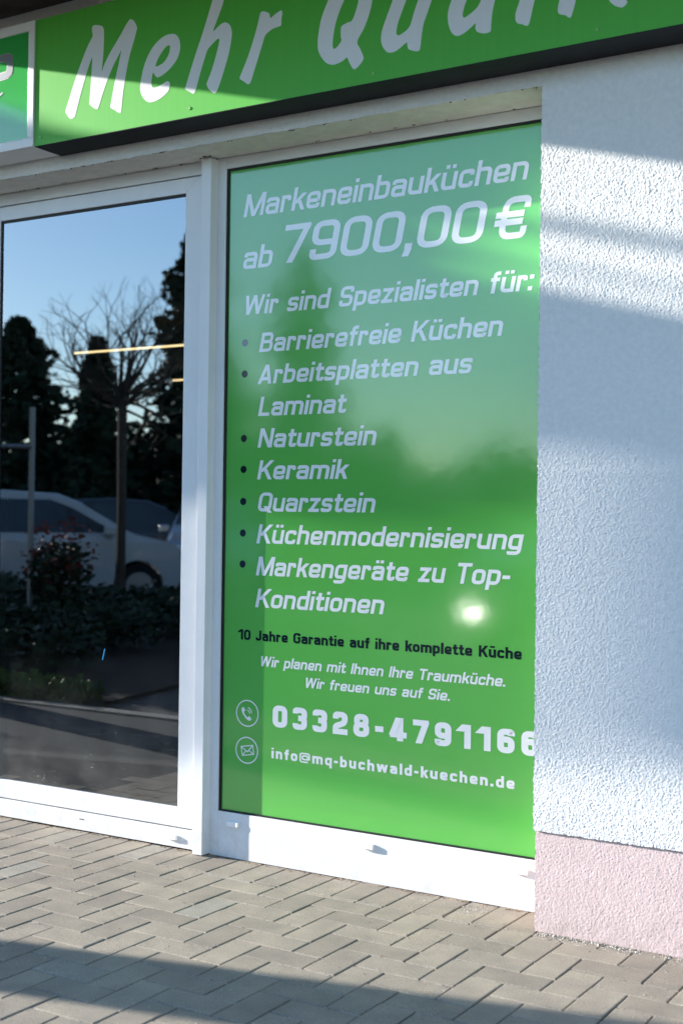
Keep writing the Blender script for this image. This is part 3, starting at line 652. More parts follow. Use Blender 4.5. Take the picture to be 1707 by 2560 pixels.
# rendered pillar beside the window: true relief where the photograph is close to it
rough_grid('wall', np.arange(0, .74, st), np.arange(.296, 2.62, st), lambda u, v, g: (u, -g - 0.0 * u, v), 0.00047, M['render'], shop, 0.0009, 0.0006)
rough_grid('wall', np.arange(0, .182, .006), np.arange(.296, 2.62, .006), lambda u, v, g: (0.0 * u + 0.0008, u, v), 0.0004, M['render'], shop)
box('wall', .735, 6.0, 0.0005, .30, .296, 4.2, M['render'], shop)
box('wall', .002, .735, .012, .30, 2.60, 4.2, M['render'], shop)
box('wall', .004, .735, .006, .30, .2962, 2.605, M['render'], shop)
box('wall', -7.0, .0015, .0008, .30, 2.60, 4.2, M['render'], shop)
box('wall', -7.0, -3.30, .0008, .30, .0, 2.597, M['render'], shop)
# plinth, a little behind the render
rough_grid('plinth', np.arange(.004, .74, st), np.arange(-.05, .2955, st), lambda u, v, g: (u, 0.0075 - g, v), 0.00025, M['plinth'], shop, 0.0007)
box('plinth', .0055, 6.0, .0125, .30, -.06, .2955, M['plinth'], shop)
# lintel: front face and soffit
su = np.arange(-2.66, .0005, .004)
rough_grid('lintel', su, np.arange(LZ, 2.605, .004), lambda u, v, g: (u, -g, v), 0.0006, M['render'], shop, 0, 0.0009)
rough_grid('lintel_soffit', su, np.arange(0.0, .176, .004), lambda u, v, g: (u, v, LZ + .0004 + 0 * v + g * .8), 0.0005, M['soffit'], shop, 0, 0.0009)
box('lintel', -2.66, .0, .006, .30, LZ + .008, 2.598, M['render'], shop)
box('lintel', -7.0, -2.66, .001, .30, LZ, 2.598, M['render'], shop)

# window: profile frame, gasket, film covered pane
win = empty('window', parent=shop)
fy0, fy1 = D, D + .07
box('window_frame', -1.3195, -1.284, fy0, fy1, .0, LZ - .001, M['pvc'], win, .0015)
box('window_frame', -1.2838, .20, fy0 + .0004, fy1, 2.4565, LZ - .001, M['pvc'], win, .0015)
box('window_frame', -1.2838, .20, fy0 + .0002, fy1, .0, .1605, M['pvc'], win, .0015)
box('glazing_bead', -1.2842, -1.2825, fy0 - .0012, fy0 + .004, .1605, 2.456, M['pvc'], win)
box('gasket', -1.2838, -1.2745, D + .006, D + .02, .1605, 2.4565, M['rubber'], win)
box('gasket', -1.2745, .20, D + .0062, D + .02, 2.4485, 2.4565, M['rubber'], win)
box('gasket', -1.2745, .20, D + .0062, D + .02, .1605, .1665, M['rubber'], win)
YP = D + .0115
pane = MB().poly([(-1.2745, YP, .1665), (.20, YP, .1665), (.20, YP, 2.4485), (-1.2745, YP, 2.4485)]).build('film_covered_pane', M['film_green'], win)
box('glazing_back', -1.28, .20, YP + .004, YP + .02, .1605, 2.45, M['rubber'], win)

yt = YP - .0004
def line(text, x0, x1, z, cap, s, mt, italic=.2, track=.085, label=None):
    me, k = text_mesh(text, x0, x1, z, cap, s, yt, italic, track)
    o = link('lettering', me, mt, win)
    if label: tag(o, label)
    return k
FW = M['film_white']; report = {}
sm = .168
LINES = [("Markeneinbauküchen", -1.2132, -.1258, 2.2765, .0800, .155), ("ab", -1.2148, -1.0915, 2.0910, .0815, .155),
         ("7900,00", -1.0560, -.2790, 2.0967, .1325, .148), ("€", -.2440, -.1300, 2.0950, .1325, .148),
         ("Wir sind Spezialisten für:", -1.2102, -.1040, 1.9275, .0680, sm), ("Barrierefreie Küchen", -1.1380, -.2058, 1.7918, .0678, sm),
         ("Arbeitsplatten aus", -1.1427, -.3114, 1.6793, .0672, sm), ("Laminat", -1.1385, -.7816, 1.5668, .0672, sm),
         ("Naturstein", -1.1390, -.6608, 1.4552, .0674, sm), ("Keramik", -1.1390, -.7714, 1.3431, .0670, sm),
         ("Quarzstein", -1.1370, -.6616, 1.2302, .0670, sm), ("Küchenmodernisierung", -1.1381, -.1290, 1.1178, .0668, sm),
         ("Markengeräte zu Top-", -1.1390, -.1700, 1.0050, .0665, sm), ("Konditionen", -1.1400, -.6228, .8927, .0662, sm)]
for t, a, b_, z, cap, s in LINES: report[t] = line(t, a, b_, z, cap, s, FW)
report['10'] = line("10 Jahre Garantie auf ihre komplette Küche", -1.2117, -.1227, .7755, .0362, .212, M['film_black'], 0.0, .09, 'black upright lettering')
report['plan'] = line("Wir planen mit Ihnen Ihre Traumküche.", -1.1180, -.1777, .6866, .0362, .172, FW)
report['freu'] = line("Wir freuen uns auf Sie.", -.9290, -.3710, .6260, .0350, .172, FW)
report['033'] = line("03328-4791166", -1.0589, -.0600, .4790, .0765, .248, FW, 0.0, .24)
report['info'] = line("info@mq-buchwald-kuechen.de", -1.0617, -.1413, .3695, .0365, .215, FW, 0.0, .19)
def disc(cx, cz, r, y, n=28): return [(cx + r * math.cos(6.28318 * k / n), y, cz + r * math.sin(6.28318 * k / n)) for k in range(n)]
bul = MB().poly(disc(0, 0, .0130, 0)).mesh('bullet'); bul.materials.append(M['film_black'])
bulg = MB().poly(disc(0, 0, .0130, 0)).mesh('bullet'); bulg.materials.append(M['film_grey'])
for k, z in enumerate((1.829, 1.718, 1.489, 1.379, 1.265, 1.153, 1.043)):
    o = link('bullet', bulg if k == 0 else bul, None, win); o.location = (-1.1995 + .0005 * k * .8, yt, z)
def strokes(mb, pts, w, closed=False, y=0.0):
    for q in stroke(pts, w / 2, closed): mb.poly([(p[0], y, p[1]) for p in q])
# phone icon
ic = MB()
ring = [(-1.1675 + .0468 * math.cos(6.28318 * k / 48), .5165 + .0455 * math.sin(6.28318 * k / 48)) for k in range(48)]
strokes(ic, ring, .0042, True, yt)
for arc in ([(-1.1673,.5282),(-1.1613,.5257),(-1.1575,.5206),(-1.1567,.5159)], [(-1.1645,.5368),(-1.1570,.5339),(-1.1503,.5261),(-1.1482,.5179)]):
    strokes(ic, round_path(arc, .004, False), .0034, False, yt)
icon = ic.build('phone_icon', FW, win)
link('receiver', outline_mesh('receiver', [(-1.1928,0.5296),(-1.1896,0.5353),(-1.1852,0.5377),(-1.1814,0.5342),(-1.1764,0.5274),(-1.1783,0.5242),(-1.1819,0.5209),(-1.1796,0.5151),(-1.1743,0.5083),(-1.1661,0.5025),(-1.1625,0.5052),(-1.1592,0.5070),(-1.1543,0.5035),(-1.1495,0.4980),(-1.1512,0.4948),(-1.1563,0.4910),(-1.1622,0.4917),(-1.1697,0.4955),(-1.1772,0.5021),(-1.1847,0.5104),(-1.1901,0.5190)], None, yt), FW, win)
ic = MB()
strokes(ic, [(x, z - .1305) for x, z in ring], .0042, True, yt)
strokes(ic, [(-1.1925,0.3972),(-1.1424,0.4058),(-1.1375,0.3752),(-1.1868,0.3659)], .0036, True, yt)
strokes(ic, [(-1.1925,0.3972),(-1.1648,0.3808),(-1.1424,0.4058)], .0036, False, yt - .0001)
strokes(ic, [(-1.1708,0.3844),(-1.1868,0.3659)], .0032, False, yt - .0002); strokes(ic, [(-1.1583,0.3856),(-1.1375,0.3752)], .0032, False, yt - .0002)
ic.build('mail_icon', FW, win)

def drain_cap(x0, z, parent, y):
    mb = MB().box(x0, x0 + .050, y - .0125, y, z - .0095, z + .0095)
    o = mb.build('drain_cap', M['cap'], parent, .003); return o
for x in (-1.2365, -.685, -.137): drain_cap(x, .122, win, D + .0004)

# post between door and window
box('post', -1.3630, -1.3190, .1262, D + .10, .003, LZ - .004, M['pvc'], shop, .0022)
box('post', -2.5900, -2.5460, .1262, D + .10, .003, LZ - .004, M['pvc'], shop, .0022)

# sliding door
door = empty('door', parent=shop)
gx0, gx1, gz0, gz1 = -2.412, -1.466, .150, 2.391
box('leaf_frame', -2.545, gx0, D, D + .06, .0775, 2.4465, M['pvc'], door, .0015)
box('leaf_frame', gx1, -1.364, D, D + .06, .0775, 2.4465, M['pvc'], door, .0015)
box('leaf_frame', gx0 + .0002, gx1 - .0002, D + .0003, D + .06, gz1, 2.4465, M['pvc'], door, .0015)
box('leaf_frame', gx0 + .0002, gx1 - .0002, D + .0003, D + .06, .0775, gz0, M['pvc'], door, .0015)
box('frame_head', -2.545, -1.364, D - .004, D + .07, 2.4495, LZ - .001, M['pvc'], door, .0015)
box('threshold', -2.545, -1.364, D - .001, D + .07, .004, .0735, M['pvc'], door, .0015)
box('shadow_gap', -2.545, -1.364, D + .012, D + .05, .070, 2.460, M['rubber'], door) if False else None
for z0, z1 in ((.0735, .0775), (2.4465, 2.4495)): box('gap_seal', -2.545, -1.364, D + .008, D + .05, z0, z1, M['rubber'], door)
box('gasket', gx0, gx0 + .008, D + .005, D + .02, gz0, gz1, M['rubber'], door)
box('gasket', gx0 + .008, gx1, D + .0052, D + .02, gz1 - .010, gz1, M['rubber'], door)
box('gasket', gx1 - .003, gx1, D + .005, D + .02, gz0, gz1 - .010, M['rubber'], door)
gd = D + .009
MB().poly([(gx0 + .008, gd, gz0), (gx1 - .003, gd, gz0), (gx1 - .003, gd, gz1 - .010), (gx0 + .008, gd, gz1 - .010)]).build('pane', M['glass'], door)
for (xa, za, xb, zb) in ((gx1, gz1, -1.405, 2.4465), (gx1, gz0, -1.405, .0775)):
    dn = .0004; MB().poly([(xa - dn, D - .0002, za), (xa + dn, D - .0002, za), (xb + dn, D - .0002, zb), (xb - dn, D - .0002, zb)]).build('mitre_joint', M['flashing'], door)
drain_cap(-1.512, .040, door, D - .001)
box('drain_slot', -1.9401, -1.9155, D - .0016, D, .0438, .0472, M['rubber'], door)
MB().poly([(-1.8462, gd - .0008, .660), (-1.8415, gd - .0008, .660), (-1.8307, gd - .0008, .7033), (-1.8354, gd - .0008, .7033)]).build('sticker', M['sticker'], door)

side = empty('side_window', parent=shop)
box('window_frame', -3.32, -3.24, D, D + .07, .0, LZ - .001, M['pvc'], side, .0015); box('window_frame', -2.66, -2.5905, D, D + .07, .0, LZ - .001, M['pvc'], side, .0015)
box('window_frame', -3.2395, -2.6605, D + .0003, D + .07, .0, .16, M['pvc'], side, .0015); box('window_frame', -3.2395, -2.6605, D + .0003, D + .07, 2.41, LZ - .001, M['pvc'], side, .0015)
MB().poly([(-3.2395, gd, .16), (-2.6605, gd, .16), (-2.6605, gd, 2.41), (-3.2395, gd, 2.41)]).build('pane', M['glass'], side)

# dark shop room behind the glass
box('room_floor', -8, .2, .30, 9, -.02, .0, M['interior'], shop)
box('room_ceiling', -8, .2, .30, 9, 2.60, 2.65, M['interior'], shop)
box('room_wall', -8, .2, 9, 9.1, .0, 2.6, M['interior'], shop)
box('room_wall', -8.1, -8, .30, 9.1, .0, 2.6, M['interior'], shop)
box('room_wall', .2, .3, .30, 9.1, .0, 2.6, M['interior'], shop)
box('room_wall', -1.36, .2, .26, .30, .0, 2.5, M['interior'], shop)
box('light_strip', -5.45, -3.3, 3.835, 3.85, 2.445, 2.457, M['tubelight'], shop)
box('light_strip', -6.0, -4.2, 5.70, 5.715, 2.445, 2.457, M['tubelight'], shop)

# eave above the signs
box('eave', -3.0, 6.0, -1.30, .0, 3.12, 3.16, M['eave'], shop)
box('eave_fascia', -3.012, 6.0, -1.315, -1.3005, 3.118, 3.40, M['anthracite'], shop)
box('eave_fascia', -3.012, -3.0005, -1.30, .0, 3.118, 3.40, M['anthracite'], shop)
box('roof', -7.2, 6.2, -.45, 6.0, 4.2, 4.4, M['anthracite'], shop)
MB().poly([(-3.01, -1.316, 3.405), (6, -1.316, 3.405), (6, 0.0, 3.75), (-3.01, 0.0, 3.75)]).build('roof_slope', M['anthracite'], shop)

# dirt, old webs and seeds caught under the lintel
dm = MB(); rd = random.Random(4)
spots = [(-1.37, .130), (-1.335, .118), (-1.365, .15), (-1.325, .165), (-.03, .12), (-.06, .005), (-.30, .004), (-1.75, .160), (-1.60, .163), (-.9, .160), (-.015, .16)]
spots += [(rd.uniform(-2.5, -.02), rd.choice((rd.uniform(0, .012), rd.uniform(.15, .166)))) for _ in range(34)]
for x, y in spots:
    for q in range(rd.randint(2, 5)):
        s_ = rd.uniform(.001, .0034); cx_, cy_ = x + rd.gauss(0, .006), min(.167, max(.001, y + rd.gauss(0, .002)))
        p_ = [(cx_ + s_ * rd.uniform(.6, 2.2) * math.cos(a), cy_ + s_ * math.sin(a), LZ - .0002) for a in (0, 1.3, 2.6, 3.9, 5.2)]
        tip = (cx_, cy_, LZ - s_ * 1.2); n0 = len(dm.v); dm.v += p_ + [tip]
        for k in range(5): dm.f.append((n0 + (k + 1) % 5, n0 + k, n0 + 5))
tag(dm.build('dirt_specks', M['bark'], shop), kind='stuff')

# ------------------------------------------------------------------ signs
SY = -.14; SL = -1.9215
sign = empty('fascia_sign', (0, 0, 0)); tag(sign, 'long green fascia sign with white brush script lettering above the window', 'sign')
MB().poly([(SL, SY, SB), (3.6, SY, SB), (3.6, SY, 3.008), (SL, SY, 3.008)]).build('sign_panel', M['sign_green'], sign)
box('sign_box', SL + .001, 3.6, SY + .0008, -.002, SB - .002, 3.006, M['anthracite'], sign)
for nm, o_, h_ in BRUSH:
    link('lettering', outline_mesh('lettering', o_, h_, SY - .0006), M['sign_white'], sign)
for x, z in ((-1.2088, 2.5772), (.2233, 2.5767), (-.4964, 2.5747), (-1.891, 2.5775)):
    o = MB().tube((0, 0, 0), (0, -.0018, 0), .0062, .0050, 12).build('screw', M['screw'], sign); o.location = (x, SY - .0004, z)
logo = empty('logo_sign', (0, 0, 0)); tag(logo, 'green logo box sign in a white frame left of the long green sign', 'sign')
LX = -3.4; fr = .030
box('sign_frame', LX, SL - .0016, SY - .006, -.003, SB, SB + .034, M['alu'], logo, .002)
box('sign_frame', LX, SL - .0016, SY - .006, -.003, 3.008 - .034, 3.008, M['alu'], logo, .002)
box('sign_frame', SL - .0016 - fr, SL - .0018, SY - .0062, -.003, SB + .0342, 3.008 - .0342, M['alu'], logo, .002)
box('sign_frame', LX, LX + fr, SY - .0062, -.003, SB + .0342, 3.008 - .0342, M['alu'], logo, .002)
MB().poly([(LX + fr, SY + .002, SB + .034), (SL - fr, SY + .002, SB + .034), (SL - fr, SY + .002, 2.974), (LX + fr, SY + .002, 2.974)]).build('sign_panel', M['logo_green'], logo)
gl_o = [(-2.2298,2.9023),(-2.1047,2.9099),(-2.0695,2.9107),(-2.0555,2.9089),(-2.0431,2.9017),(-2.0367,2.8867),(-2.0371,2.8617),(-2.0376,2.8442),(-2.0434,2.8313),(-2.0607,2.8216),(-2.1028,2.8191),(-2.2279,2.8122),(-2.2284,2.8379),(-2.1033,2.8439),(-2.0717,2.8455),(-2.0666,2.8541),(-2.0661,2.8742),(-2.0689,2.8822),(-2.0778,2.8857),(-2.1042,2.8871),(-2.2293,2.8817)]
cxg = sum(p[0] for p in gl_o) / len(gl_o); czg = sum(p[1] for p in gl_o) / len(gl_o)
def grow(poly, d):
    out = []; k = len(poly)
    for i in range(k):
        a = Vector(poly[i - 1]); b_ = Vector(poly[i]); c = Vector(poly[(i + 1) % k])
        d1 = (b_ - a).normalized(); d2 = (c - b_).normalized(); nn = Vector((d1.y + d2.y, -d1.x - d2.x))
        if nn.length < 1e-6: nn = Vector((d1.y, -d1.x))
        out.append(tuple(b_ + nn.normalized() * d))
    return out
sgn = 1 if sum(gl_o[i][0] * gl_o[(i + 1) % len(gl_o)][1] - gl_o[(i + 1) % len(gl_o)][0] * gl_o[i][1] for i in range(len(gl_o))) > 0 else -1
link('logo_outline', outline_mesh('logo_outline', grow(gl_o, .0028 * sgn), None, SY + .0012, False), M['logo_outline'], logo)
link('logo_glyph', outline_mesh('logo_glyph', gl_o, None, SY + .0006, False), M['logo_chrome'], logo)
link('logo_glyph', outline_mesh('logo_glyph', [(-2.1549,2.7622),(-2.1018,2.7690),(-2.0895,2.7721),(-2.0842,2.7706),(-2.0859,2.7671),(-2.1016,2.7589),(-2.1545,2.7431)], None, SY + .0006, False), M['logo_chrome'], logo)

# ------------------------------------------------------------------ unseen objects added left of the frame to shade the front
shade_canopy = empty('added_canopy', (-8, 0, 0)); tag(shade_canopy, 'unseen flat concrete roof on steel columns, added to shade the shop front', 'shade_canopy')  # added roof, its slab and slats shaped for the shadows they cast
box('shade_slab', -8.0, 0, -2.225, .6, 3.83, 4.03, M['concrete'], shade_canopy)
for k in range(30):
    ya = -2.24 - k * .027
    box('shade_slat', -8.0, 0, ya - .0165, ya, 3.83, 3.832, M['timber'], shade_canopy)  # added slats let part of the sun through for half shade
box('shade_edge', -8.0, .0, -3.075, -3.06, 3.825, 3.835, M['concrete'], shade_canopy)
for x in (-7.6, -4.6): box('added_column', x, x + .14, -.9, -.76, -.06, 3.83, M['steel'], shade_canopy)
for zz, rr_ in ((4.215, .024), (4.09, .012)): MB().tube((0, -2.2, zz), (0, .5, zz), rr_, rr_, 10).build('shade_rail', M['steel'], shade_canopy)  # bars added for the soft shadow streaks on the wall
for yy in (-2.19, .3): box('shade_rail_post', -.02, .02, yy, yy + .04, 4.03, 4.2, M['steel'], shade_canopy)
rt = MB()
prof = [(-2.43, 4.03), (-2.42, 4.95), (-2.36, 5.06), (-2.2, 5.12), (-.4, 5.12), (-.4, 4.03)]
for k in range(len(prof)):
    a, b_ = prof[k], prof[(k + 1) % len(prof)]
    rt.poly([(-3.6, a[0], a[1]), (-3.0, a[0], a[1]), (-3.0, b_[0], b_[1]), (-3.6, b_[0], b_[1])])
rt.poly([(-3.6, p[0], p[1]) for p in prof]); rt.poly([(-3.0, p[0], p[1]) for p in reversed(prof)])
rt.build('shade_hump', M['steel'], shade_canopy)  # added hump, rounded to shadow the lower left of the signs
box('shade_board', -4.03, -3.98, -3.55, -3.0, 3.865, 4.78, M['alu'], shade_canopy)  # board added to block sun from the right part of the wall

pil = empty('shadow_pillar', (-6.0, -2.275, 0)); tag(pil, 'unseen square red brick pillar with concrete cap, added to shadow the paving', 'pillar')  # added out of view to cast the shadow band on the paving
pb = MB()
for row in range(32):
    for k in range(2):
        z0 = -.05 + row * .075
        if row % 2 == 0: pb.box(-.15 + k * .155, -.005 + k * .155, -.152, .152, z0, z0 + .065)
        else: pb.box(-.15, .15, -.152 + k * .156, -.004 + k * .156, z0, z0 + .065)
pb.build('brickwork', M['brick'], pil); box('mortar_core', -.14, .14, -.142, .142, -.05, 2.35, M['kerb'], pil)
box('cap', -.19, .19, -.19, .19, 2.35, 2.43, M['kerb'], pil, .01)

# ------------------------------------------------------------------ the far side of the car park, seen in the glass
def leaf_cloud(name, pts, mt, parent, size, rng, flat=.4):
    n = len(pts); c = np.array(pts, dtype=float)
    a = rng.normal(size=(n, 3)); a[:, 2] *= flat; a /= np.linalg.norm(a, axis=1)[:, None]
    b = np.cross(a, rng.normal(size=(n, 3))); b /= np.linalg.norm(b, axis=1)[:, None]
    s = (size[0] + (size[1] - size[0]) * rng.random(n))[:, None]
    V = np.stack([c - a * s - b * s * .35, c + a * s - b * s * .5, c + a * s * 1.1 + b * s * .3, c - a * s * .8 + b * s * .5], 1).reshape(-1, 3)
    q = np.arange(n * 4).reshape(n, 4)
    return link(name, npmesh(name, V, q, False), mt, parent)

def conifer_meshes(seed, n=6500):
    rng = np.random.default_rng(seed); pts = []
    while len(pts) < n:
        h = rng.random() ** 1.25; a = rng.random() * 6.283; lay = .75 + .25 * math.sin(h * 40 + 2 * math.sin(a * 2))
        lob = .72 + .28 * math.sin(a * 3 + h * 9 + seed) * math.sin(a * 5 - h * 7)
        R = (1 - h) ** .62 * lay * lob; r = R * math.sqrt(rng.random()) ** .6
        pts.append((r * math.cos(a) * .46, r * math.sin(a) * .46, .06 + h * .94 - .10 * r))
    return pts
def conifer(x, y, h, wid, seed, label):
    t = empty('conifer', (x, y, -.05)); tag(t, label, 'tree', 'dark conifers beyond the car park')
    rng = np.random.default_rng(seed); p = np.array(conifer_meshes(seed)); p[:, :2] *= wid; p[:, 2:] *= h
    MB().tube((0, 0, 0), (0, 0, h * .93), .16, .02, 7).build('trunk', M['bark'], t)
    leaf_cloud('crown', p, M['needle'], t, (.06, .17), rng)
    return t
conifer(-22.6, -17.6, 8.2, 5.6, 1, 'dark conifer at the left end of the tree line')
conifer(-20.6, -17.8, 5.8, 8.0, 2, 'bushy low conifer beside the tallest left conifer')
conifer(-17.3, -16.8, 5.0, 3.0, 3, 'slim pointed conifer behind the bare ball tree')
conifer(-18.5, -21.5, 8.3, 6.5, 4, 'broad tall conifer right of the bare ball tree')
conifer(-16.3, -19.6, 5.4, 5.5, 6, 'low wide conifer in front of the broad tall one')
conifer(-15.1, -21.3, 7.6, 5.2, 5, 'conifer mirrored in the middle of the green window')

bt = empty('ball_tree', (-9.0, -8.1, -.02)); tag(bt, 'small bare round headed tree with a slim trunk in the planting bed', 'tree')
tb = MB(); tb.tube((0, 0, 0), (.02, .01, 1.3), .065, .055, 8); tb.tube((.02, .01, 1.3), (0, 0, 2.66), .055, .06, 8)
tb.build('trunk', M['bark'], bt)
cb = MB(); rb = random.Random(5)
def branch(p, d, ln, r, depth):
    q = p
    segs = 2
    for s in range(segs):
        d = (d + Vector((rb.gauss(0, .24), rb.gauss(0, .24), rb.gauss(.05, .18)))).normalized()
        q2 = q + d * (ln / segs); cb.tube(q, q2, r, r * .8, 4, False); q = q2; r *= .8
    if depth > 0:
        for k in range(rb.choice((2, 3, 3))):
            dd = (d + Vector((rb.gauss(0, .55), rb.gauss(0, .55), rb.gauss(.12, .4)))).normalized()
            branch(q, dd, ln * rb.uniform(.55, .8), r * .72, depth - 1)
for k in range(34):
    a = k * 2.4 + rb.uniform(-.5, .5); el = rb.uniform(-.05, 1.3)
    branch(Vector((0, 0, 2.6 + rb.uniform(-.08, .1))), Vector((math.cos(a) * math.cos(el), math.sin(a) * math.cos(el), math.sin(el))), rb.uniform(.42, .70), .024, 3)
cb.build('crown', M['bark'], bt)

def hedge(x0, y0, x1, y1, h, th, n, label, seed, mt='leaf'):
    t = empty('hedge', ((x0 + x1) / 2, (y0 + y1) / 2, 0)); tag(t, label, 'hedge')
    rng = np.random.default_rng(seed); d = np.array([x1 - x0, y1 - y0]); L = np.linalg.norm(d); d /= L; nrm = np.array([-d[1], d[0]])
    u = (rng.random(n) - .5) * L; v = rng.random(n); w = (rng.random(n) - .5) * th
    hh = h * (.86 + .14 * np.sin(u * 1.7 + seed) * np.sin(u * .6 + 1) + .05 * rng.normal(size=n))
    P = np.stack([u * d[0] + w * nrm[0], u * d[1] + w * nrm[1], v ** .7 * hh], 1)
    leaf_cloud('foliage', P, M[mt], t, (.02, .05) if h < 1 else (.10, .26), rng)
    cx = [(-L / 2 * d[0], -L / 2 * d[1]), (L / 2 * d[0], L / 2 * d[1])]
    mb = MB(); a = np.array(cx[0]); b_ = np.array(cx[1]); k = nrm * th * (.36 if h > 1 else .16)
    c = [a - k, b_ - k, b_ + k, a + k]; hz = h * (.78 if h > 1 else .5)
    mb.poly([(*c[0], hz), (*c[1], hz), (*c[2], hz), (*c[3], hz)])
    for i in range(4): mb.poly([(*c[i], 0), (*c[(i + 1) % 4], 0), (*c[(i + 1) % 4], hz), (*c[i], hz)])
    if h > 1: mb.build('inner_foliage', M['leaf'], t)
    return t
hedge(-34, -14, -14.5, -25.2, 3.6, 2.2, 9000, 'tall dark hedge along the back of the car park', 3)
hedge(-14.2, -25.3, 8, -25.8, 3.0, 2.0, 9000, 'long dark hedge behind the parked cars, right of the conifers', 4)
for k, (x0, y0, x1, y1) in enumerate(((-12.5, -3.6, -5.6, -3.5), (-13, -5.2, -6.2, -5.0), (-14, -7.2, -6.6, -7.0))):
    hedge(x0, y0, x1, y1, .42 + .05 * k, 1.3, 9000, ['low clipped evergreen hedge nearest the kerb', 'low clipped evergreen hedge in the middle of the bed', 'low clipped evergreen hedge at the back of the bed'][k], 6 + k)
# grass tufts behind the kerb
gm = []; rg = np.random.default_rng(3)
gp = np.stack([-11 + 6.6 * rg.random(5000), -2.35 - .35 * rg.random(5000) ** 2, .0 + .09 * rg.random(5000)], 1)
tag(leaf_cloud('grass', gp, M['grass'], None, (.03, .08), rg, 2.0), kind='stuff')
sh = empty('shrub', (-7.45, -5.45, 0)); tag(sh, 'small shrub with red young leaves in the planting bed', 'shrub')
rs = np.random.default_rng(9)
def ball(n, r, c): 
    v = rs.normal(size=(n, 3)); v /= np.linalg.norm(v, axis=1)[:, None]; return v * (r * rs.random(n)[:, None] ** .4) + np.array(c)
leaf_cloud('foliage', ball(900, .33, (0, 0, .66)), M['leaf'], sh, (.02, .045), rs)
leaf_cloud('red_leaves', ball(260, .38, (0, 0, .84)), M['redleaf'], sh, (.015, .04), rs)
MB().tube((0, 0, 0), (0, 0, .6), .02, .01).build('stem', M['bark'], sh)

rail = empty('steel_rack', (-7.65, -5.2, 0)); tag(rail, 'galvanised steel rack frame of posts and bars standing in the bed', 'rack')
box('post', .04, .08, -.02, .02, 0, 2.25, M['steel'], rail); box('post', -1.6, -1.54, 1.3, 1.36, 0, 2.25, M['steel'], rail)
MB().tube((.06, 0, 1.87), (-1.57, 1.33, 1.87), .025, .025, 8).build('bar', M['steel'], rail)
hedge(-15.2, -8.9, -14.6, -3.2, 2.9, 1.6, 6000, 'high evergreen hedge added out of view to shade the planting bed', 21)  # unseen hedge, put here so its shadow darkens the bed

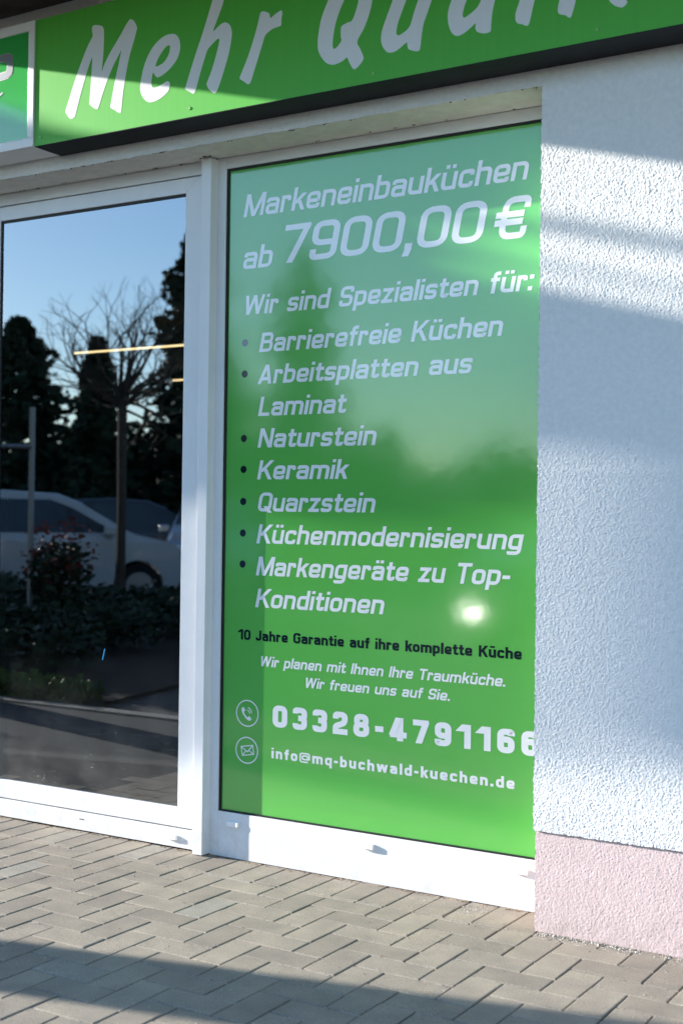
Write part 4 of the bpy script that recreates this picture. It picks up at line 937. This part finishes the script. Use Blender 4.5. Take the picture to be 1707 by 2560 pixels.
def make_car(name, label, paint, loc, ang, glint=False):
    t = empty(name, loc, ang); tag(t, label, 'car', 'cars parked opposite the shop')
    prof = [(-2.02, .32), (-2.08, .55), (-2.05, .92), (-1.98, 1.05), (-1.80, 1.42), (-1.55, 1.56), (-.6, 1.62), (.15, 1.58), (.55, 1.42), (1.05, 1.10), (1.22, 1.02), (1.75, .90), (1.98, .74), (2.06, .52), (2.02, .30)]
    hw = lambda z: .84 if z < .95 else .84 - (z - .95) * .36
    arch = []
    for cx in (1.28, -1.28):
        arch.append([(cx + .36 * math.cos(a), .30 + .36 * math.sin(a)) for a in [math.pi * k / 8 for k in range(9)]])
    bottom = [p for p in arch[0]] + [p for p in arch[1]]
    loop = prof + [(2.0, .22)] + [(p[0], max(p[1], .22)) for p in bottom] + [(-2.0, .22)]
    mb = MB(); n = len(loop)
    ys = (-1, -.93, .93, 1)
    base = len(mb.v)
    for f_ in ys:
        for (x, z) in loop:
            ins = 1.0 if abs(f_) < .95 else .985
            mb.v.append((x * ins, f_ * hw(z), z if abs(f_) < .95 else z - (.02 if z > 1.3 else 0)))
    for r in range(3):
        for k in range(n):
            k2 = (k + 1) % n; mb.f.append((base + r * n + k, base + r * n + k2, base + (r + 1) * n + k2, base + (r + 1) * n + k))
    for f_, rev in ((0, 1), (3, 0)):
        tri = tessellate_polygon([[Vector((x, z, 0)) for x, z in loop]])
        for a in tri: mb.f.append(tuple(base + f_ * n + i for i in (reversed(a) if rev else a)))
    mb.build('body', paint, t)
    for sgn_ in (-1, 1):
        for poly in ([(-1.70, 1.05), (-1.60, 1.42), (-.95, 1.50), (-.90, 1.03)], [(-.84, 1.03), (-.88, 1.50), (.05, 1.49), (.35, 1.38), (.95, 1.04)]):
            MB().poly([(x, sgn_ * (hw(z) + .004), z) for x, z in (poly if sgn_ < 0 else poly[::-1])]).build('side_window', M['carglass'], t)
        box('wing_mirror', .78, .95, sgn_ * .93 - .09, sgn_ * .93 + .09, 1.0, 1.14, paint, t, .03)
        box('door_handle', -.75, -.57, sgn_ * .853 - .012, sgn_ * .853 + .012, .90, .93, M['cap'] if paint is M['carwhite'] else paint, t, .005)
        h_ = MB(); c0 = Vector((1.93, sgn_ * .60, .70)); d = Vector((1, sgn_ * .25, .35)).normalized()
        h_.tube(c0, c0 + d * .07, .115, .105, 16); h_.build('headlight', M['lens'], t)
        if glint: MB().tube((2.02, sgn_ * .60, .43), (2.085, sgn_ * .60, .44), .05, .046, 16).build('sun_glint_disc', M['glint_glow'], t)  # glowing discs added to mirror as a sun glint, not real lamps
        for cx in (1.28, -1.28):
            w = MB().tube((cx, sgn_ * .66, .30), (cx, sgn_ * .83, .30), .31, .31, 20).build('tyre', M['tyre'], t)
            MB().tube((cx, sgn_ * .80, .30), (cx, sgn_ * .842, .30), .21, .19, 16).build('rim', M['rim'], t)
    MB().poly([(.98, -.74, 1.145), (.98, .74, 1.145), (.50, .66, 1.452), (.50, -.66, 1.452)]).build('windscreen', M['carglass'], t)
    return t
a_ = math.atan2(-.68, .73)
make_car('parked_car', 'white people carrier parked side on behind the planting bed', M['carwhite'], (-12.0, -9.96, -.05), a_)
make_car('parked_car', 'silver hatchback parked with its nose to the planting bed', M['carsilver'], (-12.9, -15.2, -.05), math.radians(53))
make_car('parked_car', 'dark estate car half hidden behind the white people carrier', M['cardark'], (-15.1, -15.6, -.05), a_)
make_car('parked_car', 'dark car facing the shop with glowing discs added as a sun glint', M['cardark'], (-3.1, -8.88, -.05), math.radians(90), True)
